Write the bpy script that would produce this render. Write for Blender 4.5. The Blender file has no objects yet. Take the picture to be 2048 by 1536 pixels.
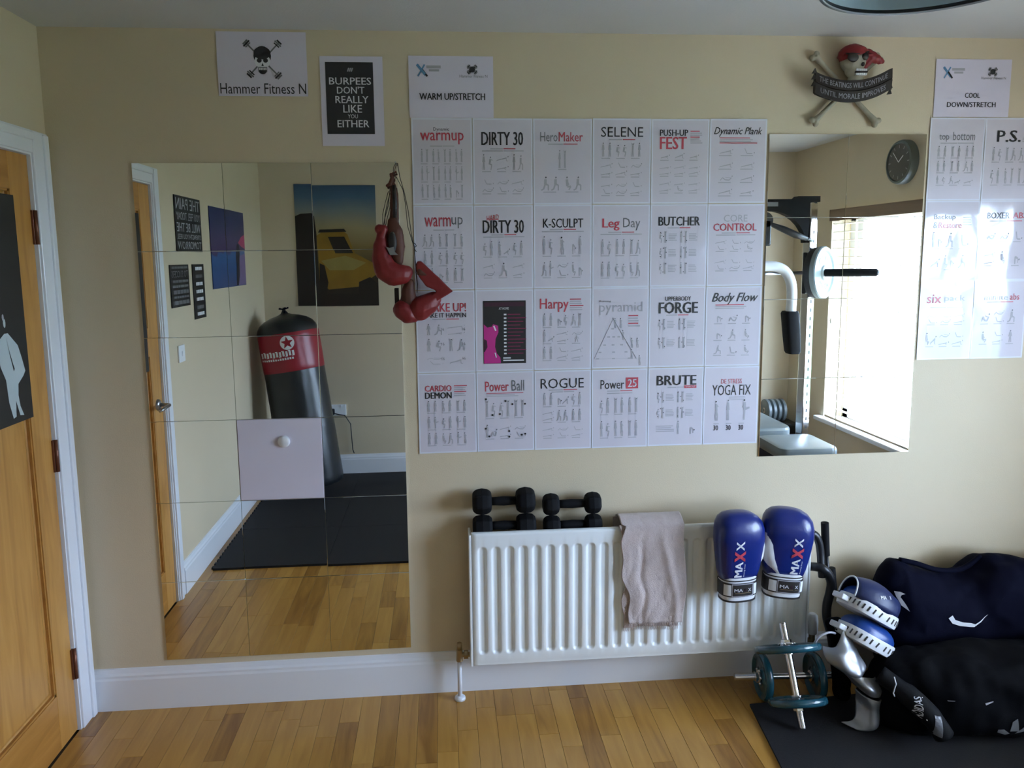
import bpy, bmesh, math, random
from mathutils import Vector, Matrix, noise
from mathutils.bvhtree import BVHTree

PI = math.pi
rnd = random.Random(7)
scene = bpy.context.scene
COL = scene.collection

# ------------------------------------------------------------------ camera, sky, light, exposure
XW, YW, ZC = 4.065, -2.975, 2.423            # room: x 0..XW, y YW..0, z 0..ZC
cam_d = bpy.data.cameras.new('camera')
cam = bpy.data.objects.new('camera', cam_d)
COL.objects.link(cam)
scene.camera = cam
yaw, pitch, roll = -0.0787, -0.1267, -0.0113
fw = Vector((-math.sin(yaw)*math.cos(pitch), math.cos(yaw)*math.cos(pitch), math.sin(pitch)))
rt0 = Vector((math.cos(yaw), math.sin(yaw), 0))
up0 = rt0.cross(fw)
rt = rt0*math.cos(roll) + up0*math.sin(roll)
up = -rt0*math.sin(roll) + up0*math.cos(roll)
cam.matrix_world = Matrix(((rt.x, up.x, -fw.x, 1.3146), (rt.y, up.y, -fw.y, -2.6699), (rt.z, up.z, -fw.z, 1.6518), (0, 0, 0, 1)))
cam_d.sensor_fit = 'HORIZONTAL'
cam_d.sensor_width = 36
cam_d.lens = 1478.5/2048*36
cam_d.shift_x = (1024-1000.7)/2048
cam_d.shift_y = (701.75-768)/2048
cam_d.clip_start = 0.02

world = bpy.data.worlds.new('overcast_sky')
scene.world = world
world.use_nodes = True
wn = world.node_tree
wn.nodes.clear()
wo = wn.nodes.new('ShaderNodeOutputWorld')
wb = wn.nodes.new('ShaderNodeBackground')
wtc = wn.nodes.new('ShaderNodeTexCoord')
wsep = wn.nodes.new('ShaderNodeSeparateXYZ')
wr = wn.nodes.new('ShaderNodeValToRGB')
wr.color_ramp.elements[0].position = 0.0
wr.color_ramp.elements[0].color = (0.62, 0.79, 1.14, 1)
wr.color_ramp.elements[1].position = 0.7
wr.color_ramp.elements[1].color = (0.80, 1.02, 1.52, 1)
wn.links.new(wtc.outputs['Generated'], wsep.inputs[0])
wn.links.new(wsep.outputs[2], wr.inputs[0])
wn.links.new(wr.outputs[0], wb.inputs[0])
wb.inputs[1].default_value = 9.0
wn.links.new(wb.outputs[0], wo.inputs[0])

# window opening on the right wall
WY0, WY1, WZ0, WZ1 = -2.41, -0.76, 0.478, 1.935
pl = bpy.data.lights.new('window_portal', 'AREA')
pl.shape = 'RECTANGLE'
pl.size = WY1-WY0
pl.size_y = WZ1-WZ0
pl.cycles.is_portal = True
plo = bpy.data.objects.new('window_portal', pl)
COL.objects.link(plo)
plo.location = (XW+0.28, (WY0+WY1)/2, (WZ0+WZ1)/2)
plo.rotation_euler = (PI/2, 0, PI/2)          # local -Z points to -X, into the room

scene.view_settings.view_transform = 'Standard'
scene.view_settings.look = 'None'
scene.view_settings.gamma = 1
scene.view_settings.use_curve_mapping = False
scene.view_settings.exposure = 2.2
scene.cycles.use_denoising = True
scene.cycles.max_bounces = 14
scene.cycles.diffuse_bounces = 8
scene.cycles.glossy_bounces = 8
scene.cycles.transparent_max_bounces = 24
scene.cycles.sample_clamp_indirect = 8

# ------------------------------------------------------------------ materials
def M(name, col, rough=.5, metal=0., bump=0., bscale=60., var=0., vscale=6., coat=0., sheen=0., spec=.5, stretch=None):
    m = bpy.data.materials.new(name)
    m.use_nodes = True
    nt = m.node_tree
    b = nt.nodes['Principled BSDF']
    b.inputs['Roughness'].default_value = rough
    b.inputs['Metallic'].default_value = metal
    b.inputs['Coat Weight'].default_value = coat
    b.inputs['Coat Roughness'].default_value = .08
    b.inputs['Sheen Weight'].default_value = sheen
    b.inputs['Specular IOR Level'].default_value = spec
    tc = nt.nodes.new('ShaderNodeTexCoord')
    mp = nt.nodes.new('ShaderNodeMapping')
    if stretch: mp.inputs['Scale'].default_value = stretch
    nt.links.new(tc.outputs['Object'], mp.inputs[0])
    n = nt.nodes.new('ShaderNodeTexNoise')
    n.inputs['Scale'].default_value = vscale
    n.inputs['Detail'].default_value = 5
    nt.links.new(mp.outputs[0], n.inputs['Vector'])
    mx = nt.nodes.new('ShaderNodeMix')
    mx.data_type = 'RGBA'
    v = max(var, .02)
    mx.inputs['A'].default_value = tuple(c*(1-v) for c in col)+(1,)
    mx.inputs['B'].default_value = tuple(min(1, c*(1+v)) for c in col)+(1,)
    nt.links.new(n.outputs['Fac'], mx.inputs['Factor'])
    nt.links.new(mx.outputs['Result'], b.inputs['Base Color'])
    if bump:
        n2 = nt.nodes.new('ShaderNodeTexNoise')
        n2.inputs['Scale'].default_value = bscale
        n2.inputs['Detail'].default_value = 3
        nt.links.new(mp.outputs[0], n2.inputs['Vector'])
        bp = nt.nodes.new('ShaderNodeBump')
        bp.inputs['Strength'].default_value = bump
        bp.inputs['Distance'].default_value = .002
        nt.links.new(n2.outputs['Fac'], bp.inputs['Height'])
        nt.links.new(bp.outputs[0], b.inputs['Normal'])
    return m

m_wall = M('cream_wall_paint', (.63, .535, .375), .62, bump=.25, bscale=220)
m_ceil = M('white_ceiling_paint', (.58, .58, .57), .8, bump=.3, bscale=160)
m_trim = M('white_gloss_paint', (.78, .80, .84), .3, coat=.3)
m_rad = M('white_enamel', (.83, .86, .86), .28, coat=.4)
m_black = M('black_plastic', (.012, .012, .014), .4)
m_rubber = M('black_rubber', (.018, .018, .02), .6, bump=.3, bscale=300)
m_neo = M('black_neoprene', (.006, .006, .007), .75, spec=.2)
m_mat = M('black_foam_mat', (.009, .008, .010), .8, bump=.8, bscale=500)
m_chrome = M('chrome', (.75, .75, .77), .12, 1.0)
m_brass = M('tarnished_brass', (.42, .33, .2), .4, 1.0)
m_hinge = M('dark_bronze_hinge', (.18, .07, .04), .4, .6)
m_steel = M('brushed_steel', (.45, .45, .46), .3, 1.0)
m_teal = M('teal_enamel_iron', (.012, .075, .105), .25, bump=.4, bscale=90, var=.25, coat=.5)
m_paper = M('white_paper', (.68, .64, .74), .5)
m_lam = M('laminated_paper', (.64, .60, .67), .5, coat=1.0, bump=.05, bscale=5)
m_lamedge = M('laminate_border', (.72, .73, .82), .4, coat=1.0)
m_ink = M('black_ink', (.012, .012, .016), .45, coat=.6)
m_grey = M('grey_ink', (.16, .165, .18), .5, coat=.6)
m_lgrey = M('pale_grey_ink', (.41, .40, .44), .5, coat=.6)
m_red = M('red_ink', (.55, .06, .09), .45, coat=.6)
m_list = M('dark_magenta_ink', (.20, .01, .07), .4, coat=.6)
m_mag = M('magenta_ink', (.55, .02, .25), .4, coat=.6)
m_dpur = M('dark_purple_ink', (.05, .008, .03), .4, coat=.6)
m_white = M('white_print', (.75, .76, .8), .5)
m_navycap = M('blue_print', (.10, .25, .45), .5)
m_blue = M('royal_blue_leather', (.005, .017, .15), .3, bump=.25, bscale=60, coat=.2)
m_dblue = M('navy_leather', (.009, .018, .075), .45, bump=.2, bscale=80)
m_bblue = M('bright_blue_vinyl', (.009, .05, .24), .32, bump=.1)
m_wleath = M('white_leather', (.72, .73, .75), .38, bump=.2, bscale=70)
m_redl = M('worn_red_leather', (.20, .012, .012), .5, bump=.4, bscale=50, var=.25)
m_brownl = M('worn_brown_leather', (.10, .028, .013), .6, bump=.4, bscale=50, var=.3)
m_dkl = M('dark_leather', (.018, .014, .012), .5)
m_lace = M('brown_lace', (.045, .03, .025), .8)
m_towel = M('beige_terry', (.52, .43, .40), .95, bump=1.0, bscale=420, var=.12, vscale=90, sheen=.4)
m_navy = M('navy_nylon', (.0014, .0018, .010), .85, bump=.2, bscale=400, spec=.10)
m_blk = M('black_nylon', (.0028, .0028, .004), .85, bump=.2, bscale=400, spec=.10)
m_silver = M('silver_foil_fabric', (.34, .35, .37), .38, .75, bump=.35, bscale=35, var=.3)
m_bone = M('aged_bone_resin', (.36, .33, .25), .6, bump=.4, bscale=60, var=.25, vscale=40)
m_bandana = M('red_resin', (.22, .008, .012), .5, bump=.3, bscale=50)
m_banner = M('dark_resin', (.02, .013, .01), .5)
m_shade = M('pale_blue_shade', (.42, .55, .62), .6)
m_bagred = M('red_vinyl', (.28, .008, .02), .35, bump=.15, bscale=25)
m_bagblk = M('black_vinyl', (.012, .014, .016), .3, bump=.35, bscale=12)
m_pad = M('grey_vinyl', (.16, .19, .20), .35, bump=.1)
m_clockf = M('dark_clock_face', (.03, .035, .03), .3, coat=.5)
m_clockr = M('grey_clock_rim', (.14, .16, .145), .4, .3)
m_oakv = M('wood_valance', (.22, .14, .08), .5, var=.25, vscale=8, stretch=(1, .2, 6))
m_slat = M('cream_wood_slat', (.80, .68, .50), .4)
m_cord = M('cream_cord', (.6, .55, .45), .8)
m_upvc = M('white_window_frame', (.82, .84, .85), .3)
m_grass = M('lawn', (.07, .13, .04), .9, var=.4, vscale=3)
m_gravel = M('grey_gravel', (.20, .19, .17), .9, var=.3, vscale=20)
m_leaf = M('hedge_leaves', (.05, .13, .04), .7, var=.5, vscale=10)
m_fence = M('brown_fence_wood', (.22, .13, .08), .8, var=.3)

def wood(name, c1, c2, c3, axis, tone=False, rough=.32):
    m = bpy.data.materials.new(name)
    m.use_nodes = True
    nt = m.node_tree
    L = nt.links
    b = nt.nodes['Principled BSDF']
    tc = nt.nodes.new('ShaderNodeTexCoord')
    mp = nt.nodes.new('ShaderNodeMapping')
    s = [14, 14, 14]
    s[axis] = 1.6
    mp.inputs['Scale'].default_value = s
    vec = tc.outputs['Object']
    n = nt.nodes.new('ShaderNodeTexNoise')
    n.inputs['Scale'].default_value = 1.6
    n.inputs['Detail'].default_value = 6
    n.inputs['Distortion'].default_value = 1.1
    if tone:
        at = nt.nodes.new('ShaderNodeAttribute')
        at.attribute_name = 'tone'
        ad = nt.nodes.new('ShaderNodeVectorMath')
        ad.operation = 'MULTIPLY_ADD'
        L.new(at.outputs['Fac'], ad.inputs[0])
        ad.inputs[1].default_value = (37, 91, 53)
        L.new(tc.outputs['Object'], ad.inputs[2])
        vec = ad.outputs[0]
    L.new(vec, mp.inputs[0])
    L.new(mp.outputs[0], n.inputs['Vector'])
    r = nt.nodes.new('ShaderNodeValToRGB')
    r.color_ramp.elements[0].position = .25
    r.color_ramp.elements[0].color = c1+(1,)
    e = r.color_ramp.elements.new(.5)
    e.color = c2+(1,)
    r.color_ramp.elements[-1].position = .75
    r.color_ramp.elements[-1].color = c3+(1,)
    if tone:
        ma = nt.nodes.new('ShaderNodeMath')
        ma.operation = 'MULTIPLY_ADD'
        L.new(at.outputs['Fac'], ma.inputs[0])
        ma.inputs[1].default_value = .40
        mb = nt.nodes.new('ShaderNodeMath')
        mb.operation = 'MULTIPLY'
        L.new(n.outputs['Fac'], mb.inputs[0])
        mb.inputs[1].default_value = .70
        L.new(mb.outputs[0], ma.inputs[2])
        L.new(ma.outputs[0], r.inputs[0])
    else:
        L.new(n.outputs['Fac'], r.inputs[0])
    L.new(r.outputs[0], b.inputs['Base Color'])
    b.inputs['Roughness'].default_value = rough
    b.inputs['Coat Weight'].default_value = .25
    b.inputs['Coat Roughness'].default_value = .2
    return m

m_floor = wood('maple_floor', (.26, .112, .020), (.46, .232, .046), (.57, .31, .072), 1, True)
m_gap = M('dark_joint', (.04, .025, .015), .9)
m_doorv = wood('golden_oak_vertical', (.40, .175, .035), (.52, .25, .055), (.60, .31, .08), 2, False, .35)
m_doorh = wood('golden_oak_horizontal', (.33, .14, .025), (.45, .20, .04), (.52, .25, .06), 1, False, .35)

m_mirror = bpy.data.materials.new('silvered_glass')
m_mirror.use_nodes = True
_b = m_mirror.node_tree.nodes['Principled BSDF']
_b.inputs['Base Color'].default_value = (.93, .96, .94, 1)
_b.inputs['Metallic'].default_value = 1
_b.inputs['Roughness'].default_value = 0.0

m_glass = bpy.data.materials.new('window_glass')
m_glass.use_nodes = True
_n = m_glass.node_tree
_n.nodes.clear()
_o = _n.nodes.new('ShaderNodeOutputMaterial')
_t = _n.nodes.new('ShaderNodeBsdfTransparent')
_t.inputs[0].default_value = (.96, .98, .97, 1)
_g = _n.nodes.new('ShaderNodeBsdfGlossy')
_g.inputs['Roughness'].default_value = .02
_mx = _n.nodes.new('ShaderNodeMixShader')
_mx.inputs[0].default_value = .06
_n.links.new(_t.outputs[0], _mx.inputs[1])
_n.links.new(_g.outputs[0], _mx.inputs[2])
_n.links.new(_mx.outputs[0], _o.inputs[0])

# ------------------------------------------------------------------ mesh helpers
BASE = {}

def thing(name, label, cat, loc=(0, 0, 0), group=None, rot=None):
    o = bpy.data.objects.new(name, None)
    o.empty_display_size = .05
    COL.objects.link(o)
    o.location = loc
    if rot: o.rotation_euler = rot
    o['label'] = label
    o['category'] = cat
    if group: o['group'] = group
    BASE[o.name] = Vector(loc)
    return o

def tag(o, label, cat, group=None):
    o['label'] = label
    o['category'] = cat
    if group: o['group'] = group
    return o

def mk(name, V, F, mats, parent=None, smooth=False, fm=None, local=False, base=None, angle=None):
    """one mesh object; V in world coordinates unless local."""
    me = bpy.data.meshes.new(name)
    b = Vector((0, 0, 0))
    if parent is not None and not local: b = BASE.get(parent.name, Vector((0, 0, 0)))
    if parent is None and base is not None: b = Vector(base)
    me.from_pydata([tuple(Vector(v)-b) for v in V], [], F)
    if not isinstance(mats, (list, tuple)): mats = [mats]
    for m in mats: me.materials.append(m)
    if fm:
        for p, i in zip(me.polygons, fm): p.material_index = i
    if smooth:
        for p in me.polygons: p.use_smooth = True
        if angle: me.set_sharp_from_angle(angle=angle)
    me.update()
    o = bpy.data.objects.new(name, me)
    COL.objects.link(o)
    if parent is not None:
        o.parent = parent
        BASE[o.name] = b
    else:
        if base is not None: o.location = b
        BASE[o.name] = b
    return o

class G:
    """geometry collector"""
    def __init__(s): s.V = []; s.F = []; s.fm = []
    def add(s, V, F, m=0):
        k = len(s.V)
        s.V += [Vector(v) for v in V]
        s.F += [tuple(i+k for i in f) for f in F]
        s.fm += [m]*len(F)
        return s
    def box(s, x0, x1, y0, y1, z0, z1, m=0, bev=0.0, rot=None, seg=2):
        bm = bmesh.new()
        bmesh.ops.create_cube(bm, size=1)
        for v in bm.verts:
            v.co = Vector(((x1-x0)*v.co.x, (y1-y0)*v.co.y, (z1-z0)*v.co.z))
        if bev: bmesh.ops.bevel(bm, geom=bm.edges[:], offset=bev, segments=seg, affect='EDGES', profile=.5)
        c = Vector(((x0+x1)/2, (y0+y1)/2, (z0+z1)/2))
        R = rot.to_3x3() if rot is not None else Matrix.Identity(3)
        bm.verts.index_update()
        s.add([R @ v.co + c for v in bm.verts], [tuple(v.index for v in f.verts) for f in bm.faces], m)
        bm.free()
        return s
    def tube(s, P, r, n=10, m=0, cap=True, flat=None):
        P = [Vector(p) for p in P]
        if not isinstance(r, (list, tuple)): r = [r]*len(P)
        k = len(s.V)
        t = (P[1]-P[0]).normalized()
        u = t.orthogonal().normalized()
        for i, p in enumerate(P):
            if i == 0: t2 = (P[1]-P[0])
            elif i == len(P)-1: t2 = (P[-1]-P[-2])
            else: t2 = (P[i+1]-P[i-1])
            if t2.length > 1e-9: t2.normalize()
            else: t2 = t
            u = (u - t2*u.dot(t2))
            if u.length < 1e-6: u = t2.orthogonal()
            u.normalize()
            w = t2.cross(u)
            for j in range(n):
                a = 2*PI*j/n
                s.V.append(p + (u*math.cos(a)+w*math.sin(a))*r[i])
            t = t2
        for i in range(len(P)-1):
            for j in range(n):
                a, b = k+i*n+j, k+i*n+(j+1) % n
                s.F.append((a, b, b+n, a+n)); s.fm.append(m)
        if cap:
            s.F.append(tuple(k+j for j in reversed(range(n)))); s.fm.append(m)
            e = k+(len(P)-1)*n
            s.F.append(tuple(e+j for j in range(n))); s.fm.append(m)
        return s
    def sph(s, c, r, m=0, nu=16, nv=10, rot=None):
        if not isinstance(r, (list, tuple)): r = (r, r, r)
        c = Vector(c)
        V = []; F = []
        for i in range(1, nv):
            th = PI*i/nv
            for j in range(nu):
                a = 2*PI*j/nu
                v = Vector((r[0]*math.sin(th)*math.cos(a), r[1]*math.sin(th)*math.sin(a), r[2]*math.cos(th)))
                V.append(v)
        V += [Vector((0, 0, r[2])), Vector((0, 0, -r[2]))]
        for i in range(nv-2):
            for j in range(nu):
                j2 = (j+1) % nu
                F.append((i*nu+j, (i+1)*nu+j, (i+1)*nu+j2, i*nu+j2))
        t, b = len(V)-2, len(V)-1
        for j in range(nu):
            j2 = (j+1) % nu
            F.append((t, j, j2)); F.append((b, (nv-2)*nu+j2, (nv-2)*nu+j))
        if rot is not None: V = [rot @ v for v in V]
        s.add([v+c for v in V], F, m)
        return s
    def loft(s, rings, n=24, e=2.0, m=0, axis='z', cap=True):
        """rings: (z, cx, cy, rx, ry) superellipse sections"""
        k = len(s.V)
        for (z, cx, cy, rx, ry) in rings:
            for j in range(n):
                a = 2*PI*j/n
                ca, sa = math.cos(a), math.sin(a)
                x = cx + rx*math.copysign(abs(ca)**(2/e), ca)
                y = cy + ry*math.copysign(abs(sa)**(2/e), sa)
                s.V.append(Vector((x, y, z)) if axis == 'z' else (Vector((z, x, y)) if axis == 'x' else Vector((x, z, y))))
        for i in range(len(rings)-1):
            for j in range(n):
                a, b = k+i*n+j, k+i*n+(j+1) % n
                s.F.append((a, b, b+n, a+n)); s.fm.append(m)
        if cap:
            s.F.append(tuple(k+j for j in reversed(range(n)))); s.fm.append(m)
            e0 = k+(len(rings)-1)*n
            s.F.append(tuple(e0+j for j in range(n))); s.fm.append(m)
        return s
    def lathe(s, prof, origin, axis, n=32, m=0):
        """prof: (r, h) along axis direction"""
        ax = Vector(axis).normalized()
        u = ax.orthogonal().normalized(); w = ax.cross(u)
        o = Vector(origin); k = len(s.V)
        for r, h in prof:
            for j in range(n):
                a = 2*PI*j/n
                s.V.append(o + ax*h + (u*math.cos(a)+w*math.sin(a))*max(r, 1e-5))
        for i in range(len(prof)-1):
            for j in range(n):
                a, b = k+i*n+j, k+i*n+(j+1) % n
                s.F.append((a, b, b+n, a+n)); s.fm.append(m)
        return s
    def prism(s, poly, f, t, m=0):
        """poly 2D list, f maps (a, b, d) to 3D, thickness t"""
        n = len(poly); k = len(s.V)
        for a, b in poly: s.V.append(Vector(f(a, b, 0)))
        for a, b in poly: s.V.append(Vector(f(a, b, t)))
        s.F.append(tuple(k+i for i in range(n))); s.fm.append(m)
        s.F.append(tuple(k+n+i for i in reversed(range(n)))); s.fm.append(m)
        for i in range(n):
            j = (i+1) % n
            s.F.append((k+j, k+i, k+n+i, k+n+j)); s.fm.append(m)
        return s
    def xf(s, mat):
        s.V = [mat @ v for v in s.V]
        return s
    def mk(s, name, mats, parent=None, smooth=False, **kw):
        o = mk(name, s.V, s.F, mats, parent, smooth, s.fm, **kw)
        bm = bmesh.new(); bm.from_mesh(o.data)
        bmesh.ops.recalc_face_normals(bm, faces=bm.faces[:])
        bm.to_mesh(o.data); bm.free()
        return o

def struct(name, g, mats, smooth=False, **kw):
    o = g.mk(name, mats, None, smooth, **kw)
    o['kind'] = 'structure'
    return o

def remesh(g, voxel, sm=4, disp=0, dscale=8, crease=0, decim=None):
    """fuse overlapping solids of a collector into one smooth skin"""
    me = bpy.data.meshes.new('tmp')
    me.from_pydata([tuple(v) for v in g.V], [], g.F)
    o = bpy.data.objects.new('tmp', me)
    COL.objects.link(o)
    r = o.modifiers.new('r', 'REMESH'); r.mode = 'VOXEL'; r.voxel_size = voxel
    k = o.modifiers.new('s', 'SMOOTH'); k.iterations = sm; k.factor = .6
    dg = bpy.context.evaluated_depsgraph_get()
    m2 = bpy.data.meshes.new_from_object(o.evaluated_get(dg))
    out = G()
    V = [v.co.copy() for v in m2.vertices]
    if disp:
        N = [v.normal.copy() for v in m2.vertices]
        V = [v + n*disp*(noise.fractal(v*dscale, 1, 2, 3) + crease*(abs(noise.noise(v*dscale*.7+Vector((3, 1, 7))))*-2+.5)) for v, n in zip(V, N)]
    out.add(V, [tuple(p.vertices) for p in m2.polygons])
    bpy.data.objects.remove(o); bpy.data.meshes.remove(me); bpy.data.meshes.remove(m2)
    return out

_tc = {}
def textgeo(s, bold=0.0):
    k = (s, bold)
    if k in _tc: return _tc[k]
    cu = bpy.data.curves.new('t', 'FONT')
    cu.body = s; cu.size = 1; cu.offset = 0; cu.resolution_u = 2
    o = bpy.data.objects.new('t', cu)
    COL.objects.link(o)
    dg = bpy.context.evaluated_depsgraph_get()
    me = bpy.data.meshes.new_from_object(o.evaluated_get(dg))
    V = [(v.co.x, v.co.y) for v in me.vertices]
    F = [tuple(p.vertices) for p in me.polygons]
    bpy.data.objects.remove(o); bpy.data.curves.remove(cu); bpy.data.meshes.remove(me)
    x0 = min(v[0] for v in V); x1 = max(v[0] for v in V); y0 = min(v[1] for v in V); y1 = max(v[1] for v in V)
    V = [((x-x0)/(x1-x0), (y-y0)/(y1-y0)) for x, y in V]
    if bold > .008:
        asp = (x1-x0)/(y1-y0); n0 = len(V); V0, F0 = V, F; V, F = [], []
        for dx in (-1, -.33, .33, 1):
            b = len(V); V += [((x*asp+(dx+1)*bold*.8)/(asp+bold*1.6), y) for x, y in V0]; F += [tuple(i+b for i in f) for f in F0]
    _tc[k] = (V, F)
    return _tc[k]

# ------------------------------------------------------------------ flat prints on sheets
ROT = {'front': (PI/2, 0, 0), 'left': (PI/2, 0, PI/2), 'rear': (PI/2, 0, PI), 'right': (PI/2, 0, -PI/2)}

class Sheet:
    """a thin sheet with prints lying on it. u 0..1 rightwards, v 0..1 downwards from the top"""
    def __init__(s, name, label, cat, wall, cx, cz, w, h, mat=None, edge=None, border=.0, bow=.002, group=None, thick=.0006, off=.0012, depth=None, tilt=0., seed=0):
        s.w, s.h, s.bow, s.seed = w, h, bow, seed
        s.parts = {}
        mat = mat or m_paper
        nx, ny = 8, 10
        us = [0, border/w]+[border/w+(1-2*border/w)*i/nx for i in range(1, nx)]+[1-border/w, 1] if border else [i/nx for i in range(nx+1)]
        vs = [0, border/h]+[border/h+(1-2*border/h)*i/ny for i in range(1, ny)]+[1-border/h, 1] if border else [i/ny for i in range(ny+1)]
        V = []; F = []; fm = []
        for side in (1, 0):
            for v in vs:
                for u in us: V.append((s.X(u), s.Y(v), s.Z(u, v)+thick*side))
        A, B = len(us), len(vs)
        for j in range(B-1):
            for i in range(A-1):
                a = j*A+i
                F.append((a, a+A, a+A+1, a+1))
                fm.append(1 if border and (i in (0, A-2) or j in (0, B-2)) else 0)
                c = a+A*B
                F.append((c, c+1, c+A+1, c+A)); fm.append(0)
        rim = [i for i in range(A)]+[j*A+A-1 for j in range(1, B)]+[(B-1)*A+i for i in range(A-2, -1, -1)]+[j*A for j in range(B-2, 0, -1)]
        for i in range(len(rim)):
            a, b = rim[i], rim[(i+1) % len(rim)]
            F.append((a, b, b+A*B, a+A*B)); fm.append(0)
        s.thick = thick
        o = mk(name, V, F, [mat, edge or mat], None, True, fm, local=True, angle=.5)
        o.rotation_euler = ROT[wall]
        d = depth if depth is not None else {'front': 0, 'left': 0, 'rear': YW, 'right': XW}[wall]
        o.location = {'front': (cx, d-off, cz), 'left': (d+off, cx, cz), 'rear': (cx, d+off, cz), 'right': (d-off, cx, cz)}[wall]
        if tilt: o.rotation_euler.rotate_axis('Z', tilt)
        tag(o, label, cat, group)
        s.o = o
    def X(s, u): return (u-.5)*s.w
    def Y(s, v): return (.5-v)*s.h
    def Z(s, u, v):
        if not s.bow: return 0
        return s.bow*(1+noise.noise(Vector((u*2.2+s.seed*3.1, v*2.2, s.seed*1.7))) + .5*noise.noise(Vector((u*5+s.seed, v*5, 9.1))))
    def _g(s, part):
        if part not in s.parts: s.parts[part] = [G(), []]
        return s.parts[part]
    def poly(s, part, mat, pts, lay=1):
        g, ms = s._g(part)
        if mat not in ms: ms.append(mat)
        # keep wide polygons above the bowed sheet
        g.add([(s.X(u), s.Y(v), s.Z(u, v)+s.thick+.0003*lay+(.0006 if s.bow else 0)) for u, v in pts], [tuple(range(len(pts)))], ms.index(mat))
    def rect(s, part, mat, u0, u1, v0, v1, lay=1, div=1):
        for i in range(div):
            for j in range(div):
                a, b = u0+(u1-u0)*i/div, u0+(u1-u0)*(i+1)/div
                c, d = v0+(v1-v0)*j/div, v0+(v1-v0)*(j+1)/div
                s.poly(part, mat, [(a, d), (b, d), (b, c), (a, c)], lay)
    def line(s, part, mat, p, q, w, lay=1):
        ax, ay = p[0]*s.w, p[1]*s.h; bx, by = q[0]*s.w, q[1]*s.h
        dx, dy = bx-ax, by-ay
        L = math.hypot(dx, dy) or 1
        nx, ny = -dy/L*w*s.w/2, dx/L*w*s.w/2
        s.poly(part, mat, [((ax+nx)/s.w, (ay+ny)/s.h), ((bx+nx)/s.w, (by+ny)/s.h), ((bx-nx)/s.w, (by-ny)/s.h), ((ax-nx)/s.w, (ay-ny)/s.h)], lay)
    def disc(s, part, mat, c, r, ry=None, n=12, lay=1):
        ry = ry if ry is not None else r*s.w/s.h
        s.poly(part, mat, [(c[0]+r*math.cos(2*PI*i/n), c[1]+ry*math.sin(2*PI*i/n)) for i in range(n)], lay)
    def text(s, part, mat, t, u0, u1, v0, v1, bold=0., shear=0., lay=2, rise=0.):
        V, F = textgeo(t, bold)
        g, ms = s._g(part)
        if mat not in ms: ms.append(mat)
        P = []
        for x, y in V:
            u = u0+(u1-u0)*x+shear*(y-.5)*(v1-v0); v = v1-(v1-v0)*y-rise*(x-.5)
            P.append((s.X(u), s.Y(v), s.Z(u, v)+s.thick+.0003*lay+(.0004 if s.bow else 0)))
        g.add(P, F, ms.index(mat))
    def fig(s, pose, u0, u1, v0, v1, dk=None):
        limbs, hd = POSES[pose]
        part = 'exercise_drawings'
        f = lambda x, y: (u0+(u1-u0)*x, v1-(v1-v0)*y)
        ww = min((u1-u0), (v1-v0)*s.h/s.w*.62)
        for a, b, w in limbs: s.line(part, m_lgrey, f(*a), f(*b), w*ww*1.35)
        if hd:
            c = f(*hd)
            s.disc(part, m_lgrey, (c[0], c[1]+.003), .085*ww, n=8)
            s.disc(part, dk or m_grey, (c[0]+.02*ww, c[1]-.004), .08*ww, n=6, lay=2)
    def caption(s, u0, u1, v): s.rect('exercise_drawings', m_lgrey, u0, u1, v, v+.009)
    def block(s, u0, u1, v0, v1, n=6, red=False):
        for i in range(n):
            v = v0+(v1-v0)*i/n
            s.rect('exercise_drawings', m_red if red and i in (0, 3) else m_lgrey, u0, u1-(rnd.random()*.25*(u1-u0)), v, v+(v1-v0)/n*.45)
    def sub(s, v, red=True, w=.5):
        s.rect('subtitle', m_lgrey, .5-w/2, .5, v, v+.012)
        s.rect('subtitle', m_red if red else m_lgrey, .51, .5+w/2, v, v+.010)
    def done(s):
        for k, (g, ms) in s.parts.items():
            o = mk(k, g.V, g.F, ms, s.o, False, g.fm, local=True)
            if k in ('exercise_drawings', 'subtitle', 'logo', 'lettering', 'title', 'emblem', 'artwork', 'picture', 'red_stamp', 'red_box'): o['kind'] = 'stuff'
        return s.o

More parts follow.
